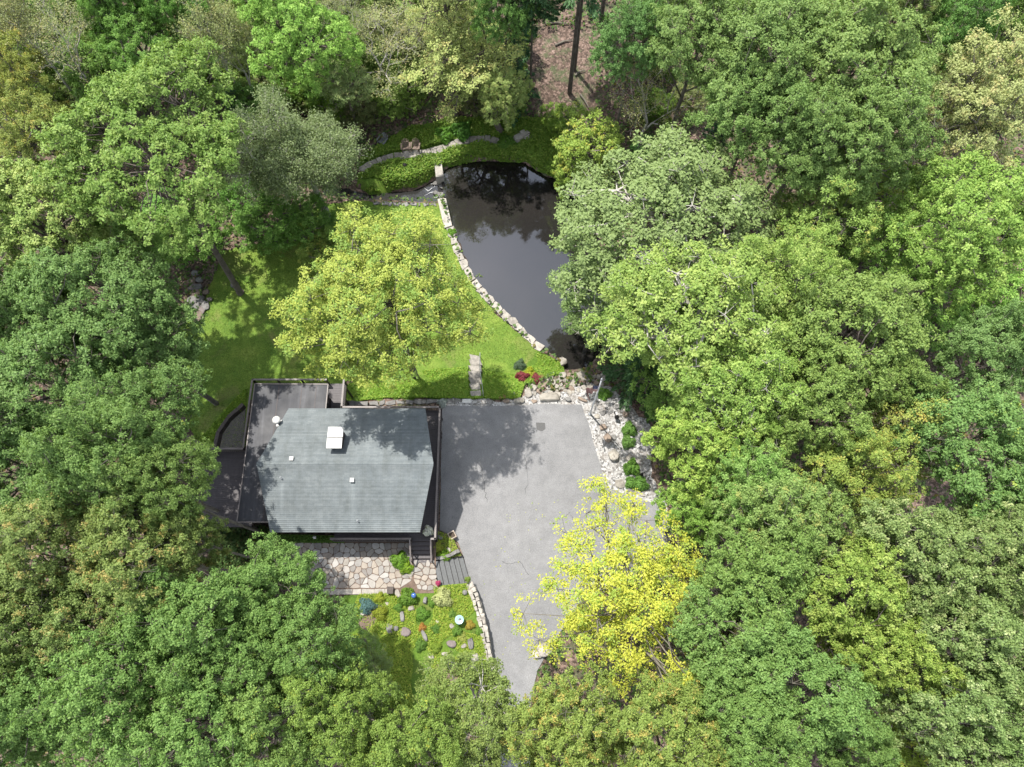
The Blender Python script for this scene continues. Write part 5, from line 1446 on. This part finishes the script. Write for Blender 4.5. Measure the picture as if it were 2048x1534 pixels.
 (1010,20,70,'oak3',O,'dark green tree at top edge left of brown slope',16,(.7,.9,.75),None),
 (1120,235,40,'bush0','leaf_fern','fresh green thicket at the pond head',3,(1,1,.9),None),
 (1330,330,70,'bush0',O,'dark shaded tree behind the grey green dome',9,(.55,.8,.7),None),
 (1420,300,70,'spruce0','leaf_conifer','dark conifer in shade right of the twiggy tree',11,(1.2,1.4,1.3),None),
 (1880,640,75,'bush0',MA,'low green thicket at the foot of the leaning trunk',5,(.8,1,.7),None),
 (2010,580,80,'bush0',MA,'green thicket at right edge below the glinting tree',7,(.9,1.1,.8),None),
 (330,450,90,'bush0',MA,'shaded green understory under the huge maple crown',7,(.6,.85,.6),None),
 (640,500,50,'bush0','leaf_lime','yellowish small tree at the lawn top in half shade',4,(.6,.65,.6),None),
 (260,500,80,'maple1',MA,'green maple between the huge maple and light maple',14,(.85,1,.85),None),
 (1600,560,90,'airy0',MA,'green loose tree left of the tufted maple',15,(1,1.05,.85),None),
 (1440,775,110,'pale0','leaf_maple','yellow green tree overhanging the gravel top',14,(1,1.05,.85),None),
 (1310,640,110,'pale0','leaf_maple','leafy yellow green limb mass right of the pond',14,(.9,1,.8),None),
]
US = [(q, w) for q in range(20, 1060, 62) for w in range(14, 250, 48)] + [(q, w) for q in range(1230, 2040, 80) for w in range(20, 260, 60)]
for (q, w) in US:
    q += rk.uniform(-24, 24); w += rk.uniform(-18, 18)
    if any(math.hypot(q-a[0], w-a[1]) < a[2]*.62 for a in T if a[6] > 12 and a[3][:3] in ('oak', 'map')): continue
    if (1040 < q < 1225 and w < 260) or (q > 700 and w > 215 and q < 1200): continue
    near = min((a for a in T if not a[5].startswith('low dark und')), key=lambda a: math.hypot(a[0]-q, a[1]-w))[5].split()[:10]
    while near[-1] in ('at','the','of','and','with','to','in','on','from','below','behind','left','top','right'): near.pop()
    t_ = rk.uniform(.45, .75)
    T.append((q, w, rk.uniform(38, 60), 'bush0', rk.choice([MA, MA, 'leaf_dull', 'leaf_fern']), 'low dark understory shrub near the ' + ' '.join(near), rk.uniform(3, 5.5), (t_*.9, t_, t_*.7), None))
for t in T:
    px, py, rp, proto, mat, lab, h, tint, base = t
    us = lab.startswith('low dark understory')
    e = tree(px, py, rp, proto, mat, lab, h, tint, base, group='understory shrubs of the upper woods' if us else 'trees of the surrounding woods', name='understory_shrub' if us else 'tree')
    if us: e['category'] = 'shrub'
# two tall pines whose crowns rise beyond the top of the picture
def pine(px, py, lab, h, s=1., ln=(0,0)):
    pr = PROTO['pine0']; e = empty('pine_tree', G(px, py), lab, 'tree', 'trees of the surrounding woods', rk.uniform(0,6)); e.scale = (s,s,h/pr['H'])
    if not pr['crown'].materials: pr['crown'].materials.append(M['leaf_conifer'])
    o = link('crown', pr['crown'], None, e); o.material_slots[0].link = 'OBJECT'; o.material_slots[0].material = M['leaf_conifer']; o.color = (1.2,1.3,1.1,1)
    o.material_slots[0].link = 'OBJECT'; link('trunk', pr['wood'], None, e)
pine(1139,186,'tall pine with thick bare trunk on the brown slope',26,1.15); pine(1149,139,'second pine trunk just behind the thick one',25,.9); pine(1059,222,'thin straight trunk left of the brown clearing',22,.7)
pine(1200,52,'dark trunk at the right of the brown clearing',24,1.2)
# fallen branches on the leaf litter
for i, (x0,y0,x1,y1) in enumerate([(1090,49,1140,50),(1110,92,1145,82),(1150,152,1170,142),(1160,190,1178,218)]):
    a, b = G(x0,y0,.1), G(x1,y1,.1); m_ = MB(); m_.tube([a, a.lerp(b,.5)+Vector((0,.12,.05)), b], [.09,.08,.04], 6)
    tag(m_.build('fallen_log', M['bark_grey']), ['thin fallen log left of the pine trunks','pale fallen branch beside the pine trunks','short fallen branch right of the pine foot','fallen log pointing down to the pond head'][i], 'log')
